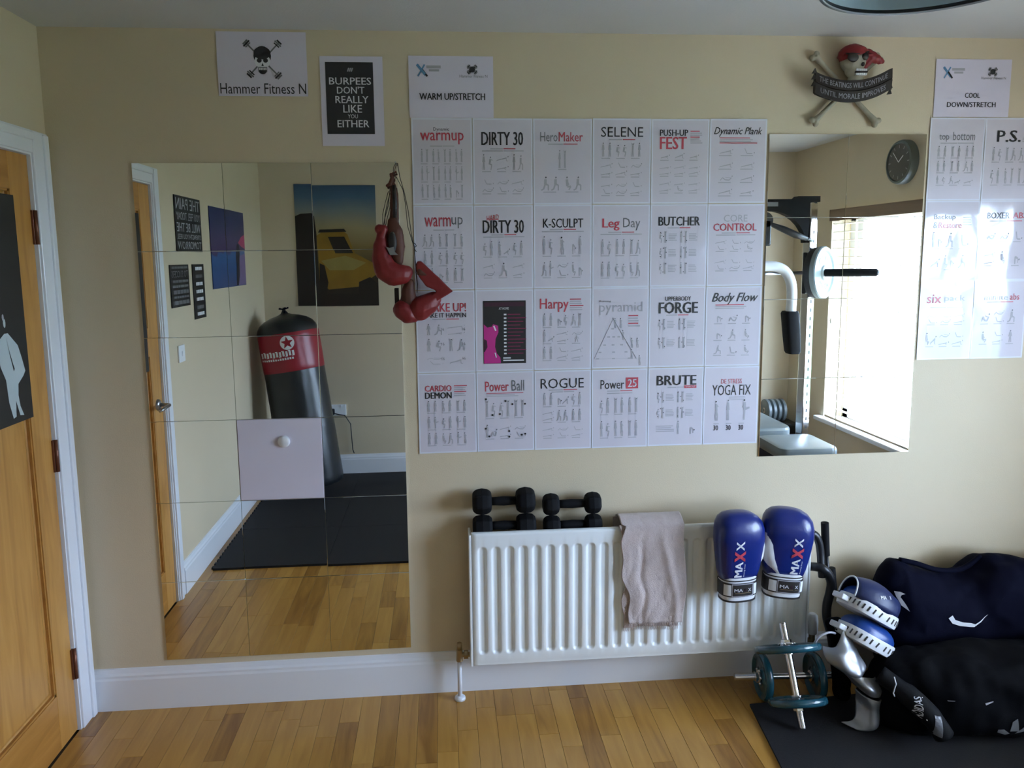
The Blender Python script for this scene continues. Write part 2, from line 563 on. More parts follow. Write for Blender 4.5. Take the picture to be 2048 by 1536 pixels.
def Lm(*a): return [((a[i], a[i+1]), (a[i+2], a[i+3]), a[i+4]) for i in range(0, len(a), 5)]
POSES = {
 'stand': (Lm(.5, .85, .5, .5, .2, .46, .52, .4, .03, .11, .54, .52, .6, .03, .11, .42, .82, .33, .5, .07, .58, .82, .67, .5, .07), (.5, .93)),
 'up': (Lm(.5, .8, .5, .48, .2, .46, .5, .4, .03, .11, .54, .5, .6, .03, .11, .42, .78, .3, .98, .07, .58, .78, .7, .98, .07), (.5, .88)),
 'side': (Lm(.45, .8, .5, .45, .18, .5, .46, .4, .24, .13, .4, .24, .45, .02, .1, .5, .46, .62, .25, .13, .62, .25, .6, .02, .1, .45, .78, .7, .66, .07), (.42, .89)),
 'squat': (Lm(.45, .68, .35, .36, .2, .37, .36, .68, .36, .13, .68, .36, .55, .03, .1, .45, .66, .82, .62, .07), (.5, .78)),
 'lunge': (Lm(.5, .76, .48, .42, .2, .48, .42, .78, .38, .12, .78, .38, .78, .03, .1, .46, .42, .3, .1, .12, .3, .12, .08, .04, .1, .5, .74, .6, .45, .07), (.52, .86)),
 'plank': (Lm(.12, .18, .5, .34, .12, .5, .34, .82, .5, .16, .78, .48, .8, .1, .08, .8, .1, .92, .1, .06, .12, .18, .08, .08, .08), (.92, .62)),
 'push': (Lm(.1, .12, .5, .24, .12, .5, .24, .8, .34, .16, .76, .34, .66, .2, .07, .66, .2, .78, .06, .07), (.92, .42)),
 'crunch': (Lm(.75, .15, .5, .18, .16, .75, .15, .9, .45, .12, .5, .18, .3, .45, .12, .3, .45, .15, .1, .1, .88, .42, .5, .5, .06), (.93, .6)),
 'raise': (Lm(.8, .12, .45, .14, .15, .45, .14, .3, .8, .12, .8, .12, .62, .06, .06), (.93, .2)),
 'bend': (Lm(.4, .55, .7, .4, .16, .4, .55, .4, .28, .12, .4, .28, .4, .03, .1, .7, .4, .72, .1, .06), (.82, .34)),
 'kick': (Lm(.45, .85, .48, .5, .18, .48, .5, .44, .03, .11, .48, .5, .92, .6, .11, .45, .82, .25, .6, .07), (.42, .93)),
 'sit': (Lm(.4, .75, .45, .3, .2, .45, .25, .8, .3, .13, .8, .28, .6, .06, .1, .4, .7, .62, .4, .07), (.4, .86)),
}

# ================================================================== ROOM SHELL
g = G(); g.box(-.15, XW+.15, YW-.15, .15, -.12, -.014)
floor = struct('floor', g, m_gap)
g = G(); g.box(-.15, XW+.3, YW-.15, .15, ZC, ZC+.12)
struct('ceiling', g, m_ceil)
g = G(); g.box(-.15, XW+.3, 0, .15, -.12, ZC)
struct('wall_front', g, m_wall)
g = G(); g.box(-.15, XW+.3, YW-.15, YW, -.12, ZC)
struct('wall_rear', g, m_wall)
# left wall with door opening y -0.125 .. -0.88
DY0, DY1, DZ = -.885, -.118, 1.995
g = G()
g.box(-.15, 0, DY1+.02, 0, -.014, ZC); g.box(-.15, 0, YW, DY0-.02, -.014, ZC); g.box(-.15, 0, DY0-.02, DY1+.02, DZ+.02, ZC)
struct('wall_left', g, m_wall)
g = G()
g.box(XW, XW+.3, WY1, 0, -.014, ZC); g.box(XW, XW+.3, YW, WY0, -.014, ZC)
g.box(XW, XW+.3, WY0, WY1, WZ1, ZC); g.box(XW, XW+.3, WY0, WY1, -.014, WZ0-.03)
struct('wall_right', g, m_wall)

# floorboards: maple strips running from the mirror wall into the room
PW = .0705
boards = []
random.seed(3)
x = 0.0
i = 0
while x < XW:
    y = .0
    y -= rnd.uniform(0, .5)
    ys = [0.0, y] if y < -.03 else [0.0]
    while ys[-1] > YW: ys.append(max(YW, ys[-1]-rnd.choice([.17, .26, .33, .41, .52, .6])))
    for a, b in zip(ys[:-1], ys[1:]):
        if a-b < .01: continue
        boards.append((x, min(x+PW, XW), b, a, rnd.random()))
    x += PW
    i += 1
def board(g, x0, x1, y0, y1):
    e = .0007; k = .0004
    V = [(x0+k, y0+k, -.013), (x1-k, y0+k, -.013), (x1-k, y1-k, -.013), (x0+k, y1-k, -.013),
         (x0+k, y0+k, -e), (x1-k, y0+k, -e), (x1-k, y1-k, -e), (x0+k, y1-k, -e),
         (x0+k+e, y0+k+e, 0), (x1-k-e, y0+k+e, 0), (x1-k-e, y1-k-e, 0), (x0+k+e, y1-k-e, 0)]
    F = [(0, 1, 5, 4), (1, 2, 6, 5), (2, 3, 7, 6), (3, 0, 4, 7), (4, 5, 9, 8), (5, 6, 10, 9), (6, 7, 11, 10), (7, 4, 8, 11), (8, 9, 10, 11)]
    g.add(V, F)
def toned(o, tones):
    at = o.data.attributes.new('tone', 'FLOAT', 'FACE')
    at.data.foreach_set('value', tones)
near = [b for b in boards if b[3] > -1.5 and b[0] < 2.7]
near.sort(key=lambda b: -b[3])
near = near[:290]
ns = set(id(b) for b in near)
def tone(t): return min(1, max(0, .22+.6*t if t > .22 else .02+.8*t))
for b in near:
    g = G(); board(g, *b[:4])
    o = g.mk('floorboard', m_floor, floor)
    toned(o, [tone(b[4])]*9)
g = G(); tn = []
for b in boards:
    if id(b) in ns: continue
    board(g, *b[:4]); tn += [tone(b[4])]*9
o = g.mk('floorboards', m_floor, floor); toned(o, tn); o['kind'] = 'stuff'

# skirting boards
def skirt(name, p, q, inward):
    p, q, n = Vector(p), Vector(q), Vector(inward)
    prof = [(0, 0), (.018, 0), (.018, .118), (.015, .126), (.015, .134), (.010, .142), (.006, .156), (0, .158)]
    g = G(); V = []
    for e in (p, q):
        for d, h in prof: V.append(e+n*d+Vector((0, 0, h)))
    m = len(prof)
    F = [(i, i+1, i+1+m, i+m) for i in range(m-1)]+[tuple(range(m)), tuple(range(2*m-1, m-1, -1))]
    g.add(V, F); struct(name, g, m_trim)
skirt('baseboard_front', (0.001, 0, 0), (XW-.001, 0, 0), (0, -1, 0))
skirt('baseboard_rear', (0.001, YW, 0), (XW-.001, YW, 0), (0, 1, 0))
skirt('baseboard_left', (0, -.965, 0), (0, YW+.019, 0), (1, 0, 0))
skirt('baseboard_right', (XW, -.019, 0), (XW, YW+.019, 0), (-1, 0, 0))

# door casing
def casing(name, y0, y1, z0, z1, head=False):
    g = G()
    g.box(0, .014, y0, y1, z0, z1, bev=.003)
    if head: g.box(0, .022, y0, y1, z1-.032, z1-.006, bev=.004)
    else:
        o = y1 if abs(y1) < abs(y0) else y0
        s = -1 if o == y1 else 1
        a, b = sorted((o+s*.006, o+s*.034))
        g.box(0, .022, a, b, z0, z1-.006, bev=.004)
    return g
t = struct('trim_1', casing('a', DY1+.006, -.0185, 0, DZ+.078), m_trim)
t = struct('trim_2', casing('a', -.965, DY0-.006, 0, DZ+.078), m_trim)
t = struct('trim_3', casing('a', DY0-.006, DY1+.006, DZ+.006, DZ+.078, True), m_trim)
g = G()
g.box(-.15, .006, DY1, DY1+.02, 0, DZ+.02); g.box(-.15, .006, DY0-.02, DY0, 0, DZ+.02); g.box(-.15, .006, DY0, DY1, DZ, DZ+.02)
struct('trim_4', g, m_trim)

g = G(); g.box(-.42, -.28, -1.2, .1, -.1, ZC)
struct('wall_light_block', g, m_wall)  # unseen block added behind the door, keeps sky light from leaking under it
g = G(); g.box(-.28, -.151, -1.2, .1, -.12, -.012)
struct('floor_light_block', g, m_gap)  # dark slab added below the block, closes the gap against outside light
# oak door
dr = bpy.data.objects.new('door_1', None); COL.objects.link(dr); dr['kind'] = 'structure'; BASE['door_1'] = Vector((0, 0, 0))
ly0, ly1, lx0, lx1 = DY0+.003, DY1-.004, -.046, -.004
SW = .112
def part(name, x0, x1, y0, y1, z0, z1, m, bev=.0015, parent=dr):
    g = G(); g.box(x0, x1, y0, y1, z0, z1, bev=bev); return g.mk(name, m, parent)
part('stile', lx0, lx1, ly1-SW, ly1, .006, DZ-.003, m_doorv)
part('stile', lx0, lx1, ly0, ly0+SW, .006, DZ-.003, m_doorv)
part('rail', lx0, lx1-.0004, ly0+SW, ly1-SW, .006, .2, m_doorh)
part('rail', lx0, lx1-.0004, ly0+SW, ly1-SW, DZ-.118, DZ-.003, m_doorh)
part('rail', lx0, lx1-.0004, ly0+SW, ly1-SW, 1.22, 1.35, m_doorh)
for z0, z1 in ((.2, 1.22), (1.35, DZ-.118)):
    g = G()
    a, b = ly0+SW, ly1-SW
    V = []
    for d, xx in ((0, lx1-.010), (.012, lx1-.016), (.022, lx1-.013), (.03, lx1-.013)):
        V += [(xx, a+d, z0+d), (xx, b-d, z0+d), (xx, b-d, z1-d), (xx, a+d, z1-d)]
    F = []
    for k in range(3):
        for j in range(4): F.append((k*4+j, k*4+(j+1) % 4, k*4+4+(j+1) % 4, k*4+4+j))
    F.append((12, 13, 14, 15)); g.add(V, F)
    g.mk('panel', m_doorv, dr)
    g = G()
    for (ya, yb, za, zb) in ((a, a+.007, z0, z1), (b-.007, b, z0, z1), (a, b, z0, z0+.007), (a, b, z1-.007, z1)):
        g.box(lx1-.014, lx1-.004, ya, yb, za, zb)
    g.mk('panel_moulding', m_doorh, dr)
for z in (1.763, 1.0, .251):
    g = G(); g.box(-.004, .003, DY1-.012, DY1+.016, z-.055, z+.055, bev=.001)
    h = g.mk('hinge', m_hinge, dr)
    g = G(); g.tube([(.006, DY1-.002, z-.055), (.006, DY1-.002, z+.055)], .0065, 10)
    g.mk('hinge_knuckle', m_hinge, h, True)
g = G(); g.lathe([(0, .012), (.02, .012), (.026, .006), (.027, 0)], (lx1, ly0+.06, .988), (1, 0, 0), 24)
hd = g.mk('door_handle', m_steel, dr, True)
g = G(); g.tube([(lx1+.01, ly0+.06, .988), (lx1+.045, ly0+.06, .988), (lx1+.055, ly0+.07, .988), (lx1+.056, ly0+.16, .984), (lx1+.05, ly0+.175, .98)], [.009, .009, .009, .008, .006], 10)
g.mk('lever', m_steel, hd, True)

# ================================================================== WINDOW, BLIND, OUTSIDE
wn_ = bpy.data.objects.new('window_1', None); COL.objects.link(wn_); wn_['kind'] = 'structure'; BASE['window_1'] = Vector((0, 0, 0))
fx0, fx1 = XW+.14, XW+.21
g = G()
fwid = .06
g.box(fx0, fx1, WY0, WY1, WZ0, WZ0+fwid); g.box(fx0, fx1, WY0, WY1, WZ1-fwid, WZ1)
g.box(fx0, fx1, WY0, WY0+fwid, WZ0, WZ1); g.box(fx0, fx1, WY1-fwid, WY1, WZ0, WZ1)
fr = g.mk('window_frame', m_upvc, wn_)
for y in (-2.29, -1.23):
    g = G(); g.box(fx0, fx1, y-.035, y+.035, WZ0+fwid, WZ1-fwid, bev=.004); g.mk('mullion', m_upvc, wn_)
ysx = [WY0+fwid, -2.325, -2.255, -1.265, -1.195, WY1-fwid]
for k in range(3):
    g = G(); g.box(fx0+.03, fx0+.036, ysx[2*k], ysx[2*k+1], WZ0+fwid, WZ1-fwid); g.mk('window_pane', m_glass, wn_)
g = G(); g.box(XW-.055, fx0, WY0-.045, WY1+.045, WZ0-.03, WZ0, bev=.006)
g.mk('window_sill', m_trim, wn_)
g = G(); g.box(fx1, fx1+.1, WY0, WY1, WZ0-.03, WZ0+.01); g.mk('outer_sill', m_upvc, wn_)

bl = thing('venetian_blind', 'cream wooden slatted blind with brown top valance over the window', 'blind', (XW-.03, (WY0+WY1)/2, WZ1))
by0, by1 = -2.325, -.735
g = G(); g.box(XW-.066, XW-.052, by0, by1, 1.872, 1.945, bev=.003); g.box(XW-.066, XW, by0, by0+.012, 1.872, 1.945); g.box(XW-.066, XW, by1-.012, by1, 1.872, 1.945)
g.mk('valance', m_oakv, bl)
z = 1.85
while z > WZ0+.06:
    g = G()
    R = Matrix.Rotation(.10, 4, 'Y')
    g.box(XW-.050, XW-.002, by0+.015, by1-.015, z-.0013, z+.0013, rot=R)
    g.mk('slat', m_slat, bl)
    z -= .0555
g = G(); g.box(XW-.048, XW-.004, by0+.015, by1-.015, WZ0+.02, WZ0+.036, bev=.003); g.mk('bottom_rail', m_slat, bl)
for y in (by0+.14, by0+.8, by1-.14):
    for dx in (-.05, -.002):
        g = G(); g.tube([(XW+dx, y, 1.87), (XW+dx, y, WZ0+.03)], .0012, 6); g.mk('ladder_cord', m_cord, bl)
g = G(); g.tube([(XW-.056, by0+.06, 1.87), (XW-.056, by0+.06, 1.2)], .0012, 6); g.lathe([(0, 0), (.006, .004), (.008, .03), (.003, .04), (0, .04)], (XW-.056, by0+.06, 1.165), (0, 0, 1), 10)
g.mk('pull_cord', m_cord, bl)

# garden outside
g = G(); g.add([(XW+.3, -30, -.45), (XW+60, -30, -.45), (XW+60, 30, -.45), (XW+.3, 30, -.45)], [(0, 1, 2, 3)])
struct('ground', g, m_gravel)
g = G(); g.box(XW+4.2, XW+30, -14, 12, -.46, -.42)
o = g.mk('lawn', m_grass); o['kind'] = 'structure'
def hedge(cx, cy, w, d, h, label, seed):
    r = random.Random(seed)
    t = thing('hedge', label, 'hedge', (cx, cy, -.45), 'garden hedges seen through the window')
    g = G()
    for k in range(1500):
        while True:
            p = Vector((r.uniform(-1, 1), r.uniform(-1, 1), r.uniform(0, 1)))
            if abs(p.x)**3+abs(p.y)**3+p.z**3 < 1: break
        c = Vector((cx+p.x*d/2, cy+p.y*w/2, -.45+p.z*h))
        a = Vector((r.gauss(0, 1), r.gauss(0, 1), r.gauss(0, 1))).normalized()
        b = a.orthogonal().normalized(); s = r.uniform(.05, .1)
        q = a.cross(b)
        g.add([c-b*s, c+q*s*.5, c+b*s, c-q*s*.5], [(0, 1, 2, 3)])
    o = g.mk('foliage', m_leaf, t); o['kind'] = 'stuff'
    g = G(); g.tube([(cx, cy, -.45), (cx, cy, -.45+h*.7)], [.06, .03], 8); g.mk('stem', m_fence, t)
hedge(XW+8.5, 1.5, 4.5, 1.4, 2.1, 'low green hedge in the garden beyond the right end of the blind', 1)
hedge(XW+9.5, -5.2, 3.6, 1.4, 1.5, 'small green hedge in the garden beyond the left end of the blind', 2)
ft = thing('garden_fence', 'brown timber fence across the garden behind the hedges', 'fence', (XW+13, 0, -.45))
for k in range(60):
    g = G(); g.box(XW+13, XW+13.03, -12+k*.4, -12+k*.4+.36, -.45, 1.1); g.mk('fence_board', m_fence, ft)

# ================================================================== MIRROR TILES
def mirror(label, x0, z1, nc, nr, blank=None):
    t = thing('tiled_mirror', label, 'mirror', (x0+nc*.15, 0, z1-nr*.3))
    for j in range(nr):
        for i in range(nc):
            cx, cz = x0+.3*i+.15, z1-.3*j-.15
            if (i, j) == blank:
                g = G(); g.box(cx-.1488, cx+.1488, -.0072, -.002, cz-.1488, cz+.1488, bev=.0012)
                o = g.mk('blank_tile', m_paper, t); o['label'] = 'plain matt white square in place of a mirror tile'
                g = G(); g.lathe([(0, .010), (.017, .010), (.021, .006), (.022, 0)], (cx+.014, -.0072, cz+.066), (0, -1, 0), 24)
                g.mk('round_pad', m_wleath, o, True)
                continue
            h = .1496; b = .0009
            ta, tb = rnd.uniform(-.0006, .0006), rnd.uniform(-.0006, .0006)
            if nc == 3 and i == 2: ta += .0011
            V = []
            for (hh, y) in ((h, -.0015), (h, -.0048), (h-b, -.006)):
                for sx, sz in ((-1, -1), (1, -1), (1, 1), (-1, 1)):
                    px, pz = sx*hh, sz*hh
                    V.append((cx+px, y+(pz*ta+px*tb if y < -.004 else 0), cz+pz))
            F = [(0, 1, 5, 4), (1, 2, 6, 5), (2, 3, 7, 6), (3, 0, 4, 7), (4, 5, 9, 8), (5, 6, 10, 9), (6, 7, 11, 10), (7, 4, 8, 11), (8, 9, 10, 11), (3, 2, 1, 0)]
            mk('mirror_tile', V, F, m_mirror, t)
mirror('tall mirror of eighteen square tiles beside the oak door, one tile blank', .2728, 1.9824, 3, 6, (1, 3))
mirror('smaller mirror of eight square tiles right of the workout sheets', 2.5099, 2.0822, 2, 4)

# ================================================================== POSTERS ON THE MIRROR WALL
# club emblem sheet
s = Sheet('emblem_sheet', 'white landscape sheet with skull and crossed dumbbells emblem at the ceiling', 'poster', 'front', .7255, 2.309, .298, .210, bow=.001, seed=50)
a = 'emblem'
def bell(s, a, p, q, lo, cw=.016, big=1.):
    s.line(a, m_grey, p, q, cw, 1)
    px, py = p[0]*s.w, p[1]*s.h; qx, qy = q[0]*s.w, q[1]*s.h
    L = math.hypot(qx-px, qy-py); dx, dy = (qx-px)/L, (qy-py)/L
    for e, sg in (((px, py), 1), ((qx, qy), -1)):
        for k, (hl, th) in enumerate(((.055, .018), (.075, .018), (.06, .014))):
            cx = e[0]+dx*sg*k*.022*s.w*big; cy = e[1]+dy*sg*k*.022*s.w*big
            hl2 = hl*s.w*big*.62; 
            s.line(a, (m_ink, m_grey, m_ink)[k] if lo else (m_grey, m_ink, m_grey)[k], ((cx-dy*hl2)/s.w, (cy+dx*hl2)/s.h), ((cx+dy*hl2)/s.w, (cy-dx*hl2)/s.h), th*big, 2)
bell(s, a, (.32, .16), (.69, .70), False)
bell(s, a, (.70, .16), (.35, .68), True)
s.disc(a, m_ink, (.505, .375), .098, .155, 20, 3)
s.disc(a, m_white, (.505, .455), .088, .115, 20, 4)
s.disc(a, m_ink, (.505, .33), .095, .10, 20, 5)
s.disc(a, m_ink, (.47, .445), .028, .036, 10, 6); s.disc(a, m_ink, (.54, .445), .028, .036, 10, 6)
s.poly(a, m_ink, [(.505, .48), (.492, .53), (.518, .53)], 6)
s.rect(a, m_grey, .455, .555, .545, .62, 5)
s.disc(a, m_ink, (.505, .61), .045, .05, 12, 6)
for k in range(5): s.rect(a, m_white, .466+k*.017, .478+k*.017, .56, .595, 7)
s.text('lettering', m_ink, 'Hammer Fitness N', .02, .98, .80, .965, .0, lay=2)
s.done()

# burpees sheet
s = Sheet('motto_sheet', 'white sheet with black panel reading that burpees do not like you either', 'poster', 'front', 1.0235, 2.188, .213, .299, bow=.001, seed=51)
s.rect('black_panel', m_ink, .085, .845, .065, .865, 1, 4)
for k, (tx, u0, u1, v0, v1) in enumerate((('BURPEES', .14, .81, .235, .315), ("DON'T", .26, .70, .335, .415), ('REALLY', .23, .76, .44, .52), ('LIKE', .35, .65, .54, .625), ('YOU', .42, .58, .645, .69), ('EITHER', .25, .76, .71, .79))):
    s.text('lettering', m_white, tx, u0, u1, v0, v1, .02 if tx != 'YOU' else 0, lay=5)
for k in range(3): s.line('lettering', m_lgrey, (.44+k*.03, .17), (.46+k*.03, .13), .02, 5)
s.done()

def logos(s):
    p = 'logo'
    s.line(p, m_navycap, (.10, .14), (.20, .31), .03); s.line(p, m_ink, (.16, .22), (.22, .33), .022)
    s.line(p, m_navycap, (.19, .14), (.11, .33), .018)
    s.rect(p, m_lgrey, .21, .38, .155, .20); s.rect(p, m_lgrey, .24, .36, .215, .25)
    bell(s, p, (.70, .16), (.80, .27), False, .01, .55); bell(s, p, (.80, .16), (.70, .27), True, .01, .55)
    s.disc(p, m_ink, (.75, .215), .035, .05, 12, 3)
    s.text(p, m_grey, 'Hammer Fitness N', .60, .93, .30, .345)
s = Sheet('heading_sheet', 'white landscape sheet headed WARM UP STRETCH above the first workout sheets', 'poster', 'front', 1.3645, 2.238, .293, .207, bow=.001, seed=52)
logos(s); s.text('lettering', m_ink, 'WARM UP/STRETCH', .12, .90, .60, .71, .045); s.done()
s = Sheet('heading_sheet', 'white landscape sheet headed COOL DOWN STRETCH at the far right', 'poster', 'front', 3.276, 2.246, .292, .205, bow=.001, seed=53)
logos(s); s.text('lettering', m_ink, 'COOL', .40, .60, .58, .67, .045); s.text('lettering', m_ink, 'DOWN/STRETCH', .17, .82, .74, .83, .045); s.done()

# workout sheets: grid of 6 x 4
GX, GZ, GW, GH = 1.2222, 2.1338, .21348, .29968
TITLES = {}
def sheet(i, j, label, right=False):
    if right: x0, z1, w, h = 3.121+i*.2145, 2.141-j*.2995, .2138, .3002
    else: x0, z1, w, h = GX+i*GW, GZ-j*GH, GW-.0012, GH-.0012
    return Sheet('workout_sheet', label, 'poster', 'front', x0+w/2, z1-h/2+rnd.uniform(-.001, .001), w-.0006, h-.0006, m_lam, m_lamedge, .0055,
                 bow=.0026 if right else .0012, seed=i*7+j*3+(40 if right else 0), tilt=rnd.uniform(-.003, .003), group='laminated workout sheets')
def rows(s, spec, caps=True):
    for (v0, v1, poses) in spec:
        n = len(poses); W = .76/n
        for k, ps in enumerate(poses):
            u0 = .12+k*W
            pr = ps.split('+')
            if len(pr) == 2 and pr[0] in ('plank', 'push', 'crunch', 'raise'):
                vm = (v0+v1)/2
                s.fig(pr[0], u0, u0+W*.9, v0, vm-.005, m_ink if (k+int(v0*10)) % 2 else m_grey); s.fig(pr[1], u0, u0+W*.9, vm, v1, m_ink if k % 2 else m_grey)
            elif len(pr) == 2:
                s.fig(pr[0], u0, u0+W*.45, v0, v1, m_ink if (k+int(v0*10)) % 3 == 0 else m_grey); s.fig(pr[1], u0+W*.45, u0+W*.9, v0, v1)
            else: s.fig(ps, u0+W*.1, u0+W*.8, v0, v1, m_ink if k % 2 else m_grey)
            if caps: s.caption(u0+W*.12, u0+W*.7, v1+.01)
T = 'title'
s = sheet(0, 0, "laminated sheet titled 'Dynamic warmup' in red, top left of the big grid")
s.text(T, m_ink, 'Dynamic', .36, .62, .108, .155); s.text(T, m_red, 'warmup', .14, .86, .165, .30, .02); s.sub(.315, False, .4)
rows(s, [(.35, .51, ['stand+up', 'stand+side', 'up+stand', 'side+stand']), (.55, .72, ['stand+kick', 'up+stand', 'stand+stand', 'kick+stand']), (.76, .92, ['stand+up', 'side+stand', 'stand+side', 'bend+up'])]); s.done()
s = sheet(1, 0, "laminated sheet titled 'DIRTY 30' in black, with no red stamp, top row")
s.text(T, m_ink, 'DIRTY 30', .14, .84, .155, .31, .05); s.sub(.345, True, .42); s.sub(.37, False, .7)
rows(s, [(.41, .60, ['stand+squat', 'plank+push', 'stand+lunge']), (.69, .86, ['raise+crunch', 'crunch+raise', 'plank+crunch'])]); s.done()
s = sheet(2, 0, "laminated sheet titled 'Hero Maker' in grey and red, top row")
s.text(T, m_grey, 'Hero', .12, .41, .155, .265); s.text(T, m_red, 'Maker', .43, .84, .155, .265, .01); s.sub(.29, True, .5)
s.fig('stand', .40, .49, .36, .58, m_ink); s.fig('up', .49, .58, .36, .58); s.caption(.42, .56, .585)
rows(s, [(.66, .84, ['lunge+lunge', 'sit+lunge'])]); s.done()
s = sheet(3, 0, "laminated sheet titled 'SELENE' in thin black letters, top row")
s.text(T, m_ink, 'SELENE', .14, .86, .10, .215, .004); s.sub(.24, True, .45)
rows(s, [(.28, .45, ['stand+stand', 'squat+squat', 'up+stand']), (.50, .67, ['plank+push', 'raise+plank', 'crunch+push']), (.73, .89, ['push+raise', 'crunch+crunch', 'raise+push'])]); s.done()
s = sheet(4, 0, "laminated sheet titled 'PUSH-UP FEST' in black and red, top row")
s.text(T, m_ink, 'PUSH-UP', .14, .63, .125, .20, .05); s.text(T, m_red, 'FEST', .14, .61, .21, .355, .05); s.block(.67, .88, .14, .30, 7, True)
rows(s, [(.37, .47, ['push', 'plank', 'push']), (.53, .66, ['push+push', 'plank+push', 'push+plank']), (.72, .86, ['plank+push', 'push+sit', 'push+push'])]); s.done()
s = sheet(5, 0, "laminated sheet titled 'Dynamic Plank' in script, end of top row")
s.text(T, m_ink, 'Dynamic Plank', .08, .91, .10, .21, .01, shear=.4); s.block(.17, .86, .22, .30, 4, True)
rows(s, [(.33, .42, ['plank', 'raise']), (.49, .58, ['plank', 'plank']), (.64, .74, ['crunch', 'plank']), (.80, .90, ['plank', 'push'])]); s.done()
s = sheet(0, 1, "laminated sheet titled 'warm up' in red and grey, behind the old red gloves")
s.text(T, m_red, 'warm', .18, .62, .14, .25, .02); s.text(T, m_grey, 'up', .63, .82, .14, .27, .004); s.sub(.285, False, .35)
rows(s, [(.33, .49, ['lunge+lunge', 'side+up', 'up+side']), (.53, .70, ['side+stand', 'squat+stand', 'squat+squat']), (.74, .90, ['lunge+stand', 'bend+stand', 'stand+up'])]); s.done()
s = sheet(1, 1, "laminated sheet titled 'DIRTY 30' with a small red slanted stamp over it, second row")
s.text(T, m_ink, 'DIRTY 30', .145, .845, .175, .33, .05); s.rect('red_stamp', m_red, .215, .42, .165, .172, 3); s.text('red_stamp', m_red, 'HARD', .215, .42, .115, .175, .02, rise=.02); s.sub(.345, True, .42); s.sub(.37, False, .7)
rows(s, [(.42, .60, ['squat+stand', 'side+push', 'squat+stand']), (.67, .85, ['plank+crunch', 'lunge', 'plank+push'])]); s.done()
s = sheet(2, 1, "laminated sheet titled 'K-SCULPT' in black, second row")
s.text(T, m_ink, 'K-SCULPT', .16, .85, .165, .275, .025); s.sub(.29, True, .45); s.sub(.315, False, .72)
rows(s, [(.37, .60, ['stand+squat', 'side', 'bend+stand']), (.67, .86, ['lunge+kick', 'crunch+raise', 'sit+bend'])]); s.done()
s = sheet(3, 1, "laminated sheet titled 'Leg Day' in red and thin grey, second row")
s.text(T, m_red, 'Leg', .17, .47, .165, .31, .035); s.text(T, m_grey, 'Day', .53, .83, .16, .31, .004); s.sub(.325, True, .45); s.sub(.35, False, .72)
rows(s, [(.41, .60, ['stand+squat', 'stand+stand', 'up+lunge']), (.68, .87, ['stand+stand', 'squat+squat', 'sit+lunge'])]); s.done()
def textrows(s, vs, np_=3):
    for v in vs:
        for c in (0, 1):
            u = .14+c*.36
            s.fig('stand' if c else 'squat', u, u+.09, v, v+.15, m_ink if c == 0 else m_grey); s.fig('up', u+.08, u+.17, v, v+.15)
            for q in range(3): s.disc('exercise_drawings', m_ink, (u+.04+.05*q, v+.02+.05*((q*7+c*3+int(v*10)) % 3)), .009, n=6, lay=2)
            s.block(u+.18, u+.33, v+.035, v+.13, 5)
s = sheet(4, 1, "laminated sheet titled 'BUTCHER' in heavy black, second row")
s.text(T, m_ink, 'BUTCHER', .14, .87, .15, .26, .055); s.sub(.28, True, .4); textrows(s, [.32, .51, .70]); s.done()
s = sheet(5, 1, "laminated sheet titled 'CORE CONTROL' in grey and red, end of second row")
s.text(T, m_lgrey, 'CORE', .28, .70, .13, .215, .004); s.text(T, m_red, 'CONTROL', .10, .87, .235, .325, .03); s.sub(.345, True, .5); s.sub(.37, False, .7)
rows(s, [(.42, .56, ['plank+raise', 'raise+raise', 'crunch+sit']), (.66, .80, ['plank+raise', 'raise+crunch', 'raise+plank'])]); s.done()
s = sheet(0, 2, "laminated sheet titled 'WAKE UP! MAKE IT HAPPEN', partly covered by a red glove")
s.text(T, m_red, 'WAKE UP!', .12, .85, .15, .255, .03); s.text(T, m_ink, 'MAKE IT HAPPEN', .12, .85, .27, .325, .03); s.sub(.34, True, .45)
rows(s, [(.40, .54, ['stand+lunge', 'plank+push']), (.58, .74, ['stand+squat', 'up+lunge']), (.79, .90, ['crunch+raise', 'plank'])], False)
for v in (.45, .63, .81):
    for u in (.42, .78): s.text('exercise_drawings', m_grey, '16', u, u+.05, v, v+.035)
s.done()
s = sheet(1, 2, 'laminated sheet filled by a dark purple panel with a pink torso and list')
s.rect('dark_panel', m_ink, .13, .865, .135, .905, 1, 4)
p = 'artwork'
s.rect(p, m_dpur, .15, .84, .155, .205, 3)
s.poly(p, m_mag, [(.14, .42), (.20, .46), (.28, .45), (.30, .42), (.385, .44), (.39, .52), (.34, .60), (.33, .70), (.36, .78), (.42, .83), (.43, .90), (.14, .90)], 4)
s.poly(p, m_dpur, [(.14, .60), (.19, .62), (.20, .70), (.15, .76), (.14, .76)], 6)
s.line(p, m_white, (.31, .44), (.345, .50), .025, 7); s.line(p, m_white, (.33, .77), (.35, .83), .02, 7)
s.text(p, m_white, 'AT HOME', .40, .57, .215, .245, .0, lay=5)
for k in range(12):
    v = .295+k*.0435
    s.rect(p, m_white, .485, .53, v, v+.018, 4); s.rect(p, m_list, .55, .55+.22+.05*((k*5) % 3), v+.002, v+.013, 4)
s.rect(p, m_white, .47, .60, .83, .845, 4); s.rect(p, m_white, .47, .83, .86, .875, 4)
s.done()
s = sheet(2, 2, "laminated sheet titled 'Harpy' in red, third row")
s.text(T, m_red, 'Harpy', .10, .60, .12, .285, .02); s.block(.62, .86, .125, .28, 6, True)
rows(s, [(.30, .46, ['stand+stand', 'bend+squat', 'lunge+up']), (.50, .66, ['stand+push', 'plank+push', 'crunch+stand']), (.71, .87, ['stand+stand', 'raise+plank', 'plank+push'])]); s.done()
s = sheet(3, 2, "laminated sheet titled 'pyramid' in pale grey with a drawn triangle")
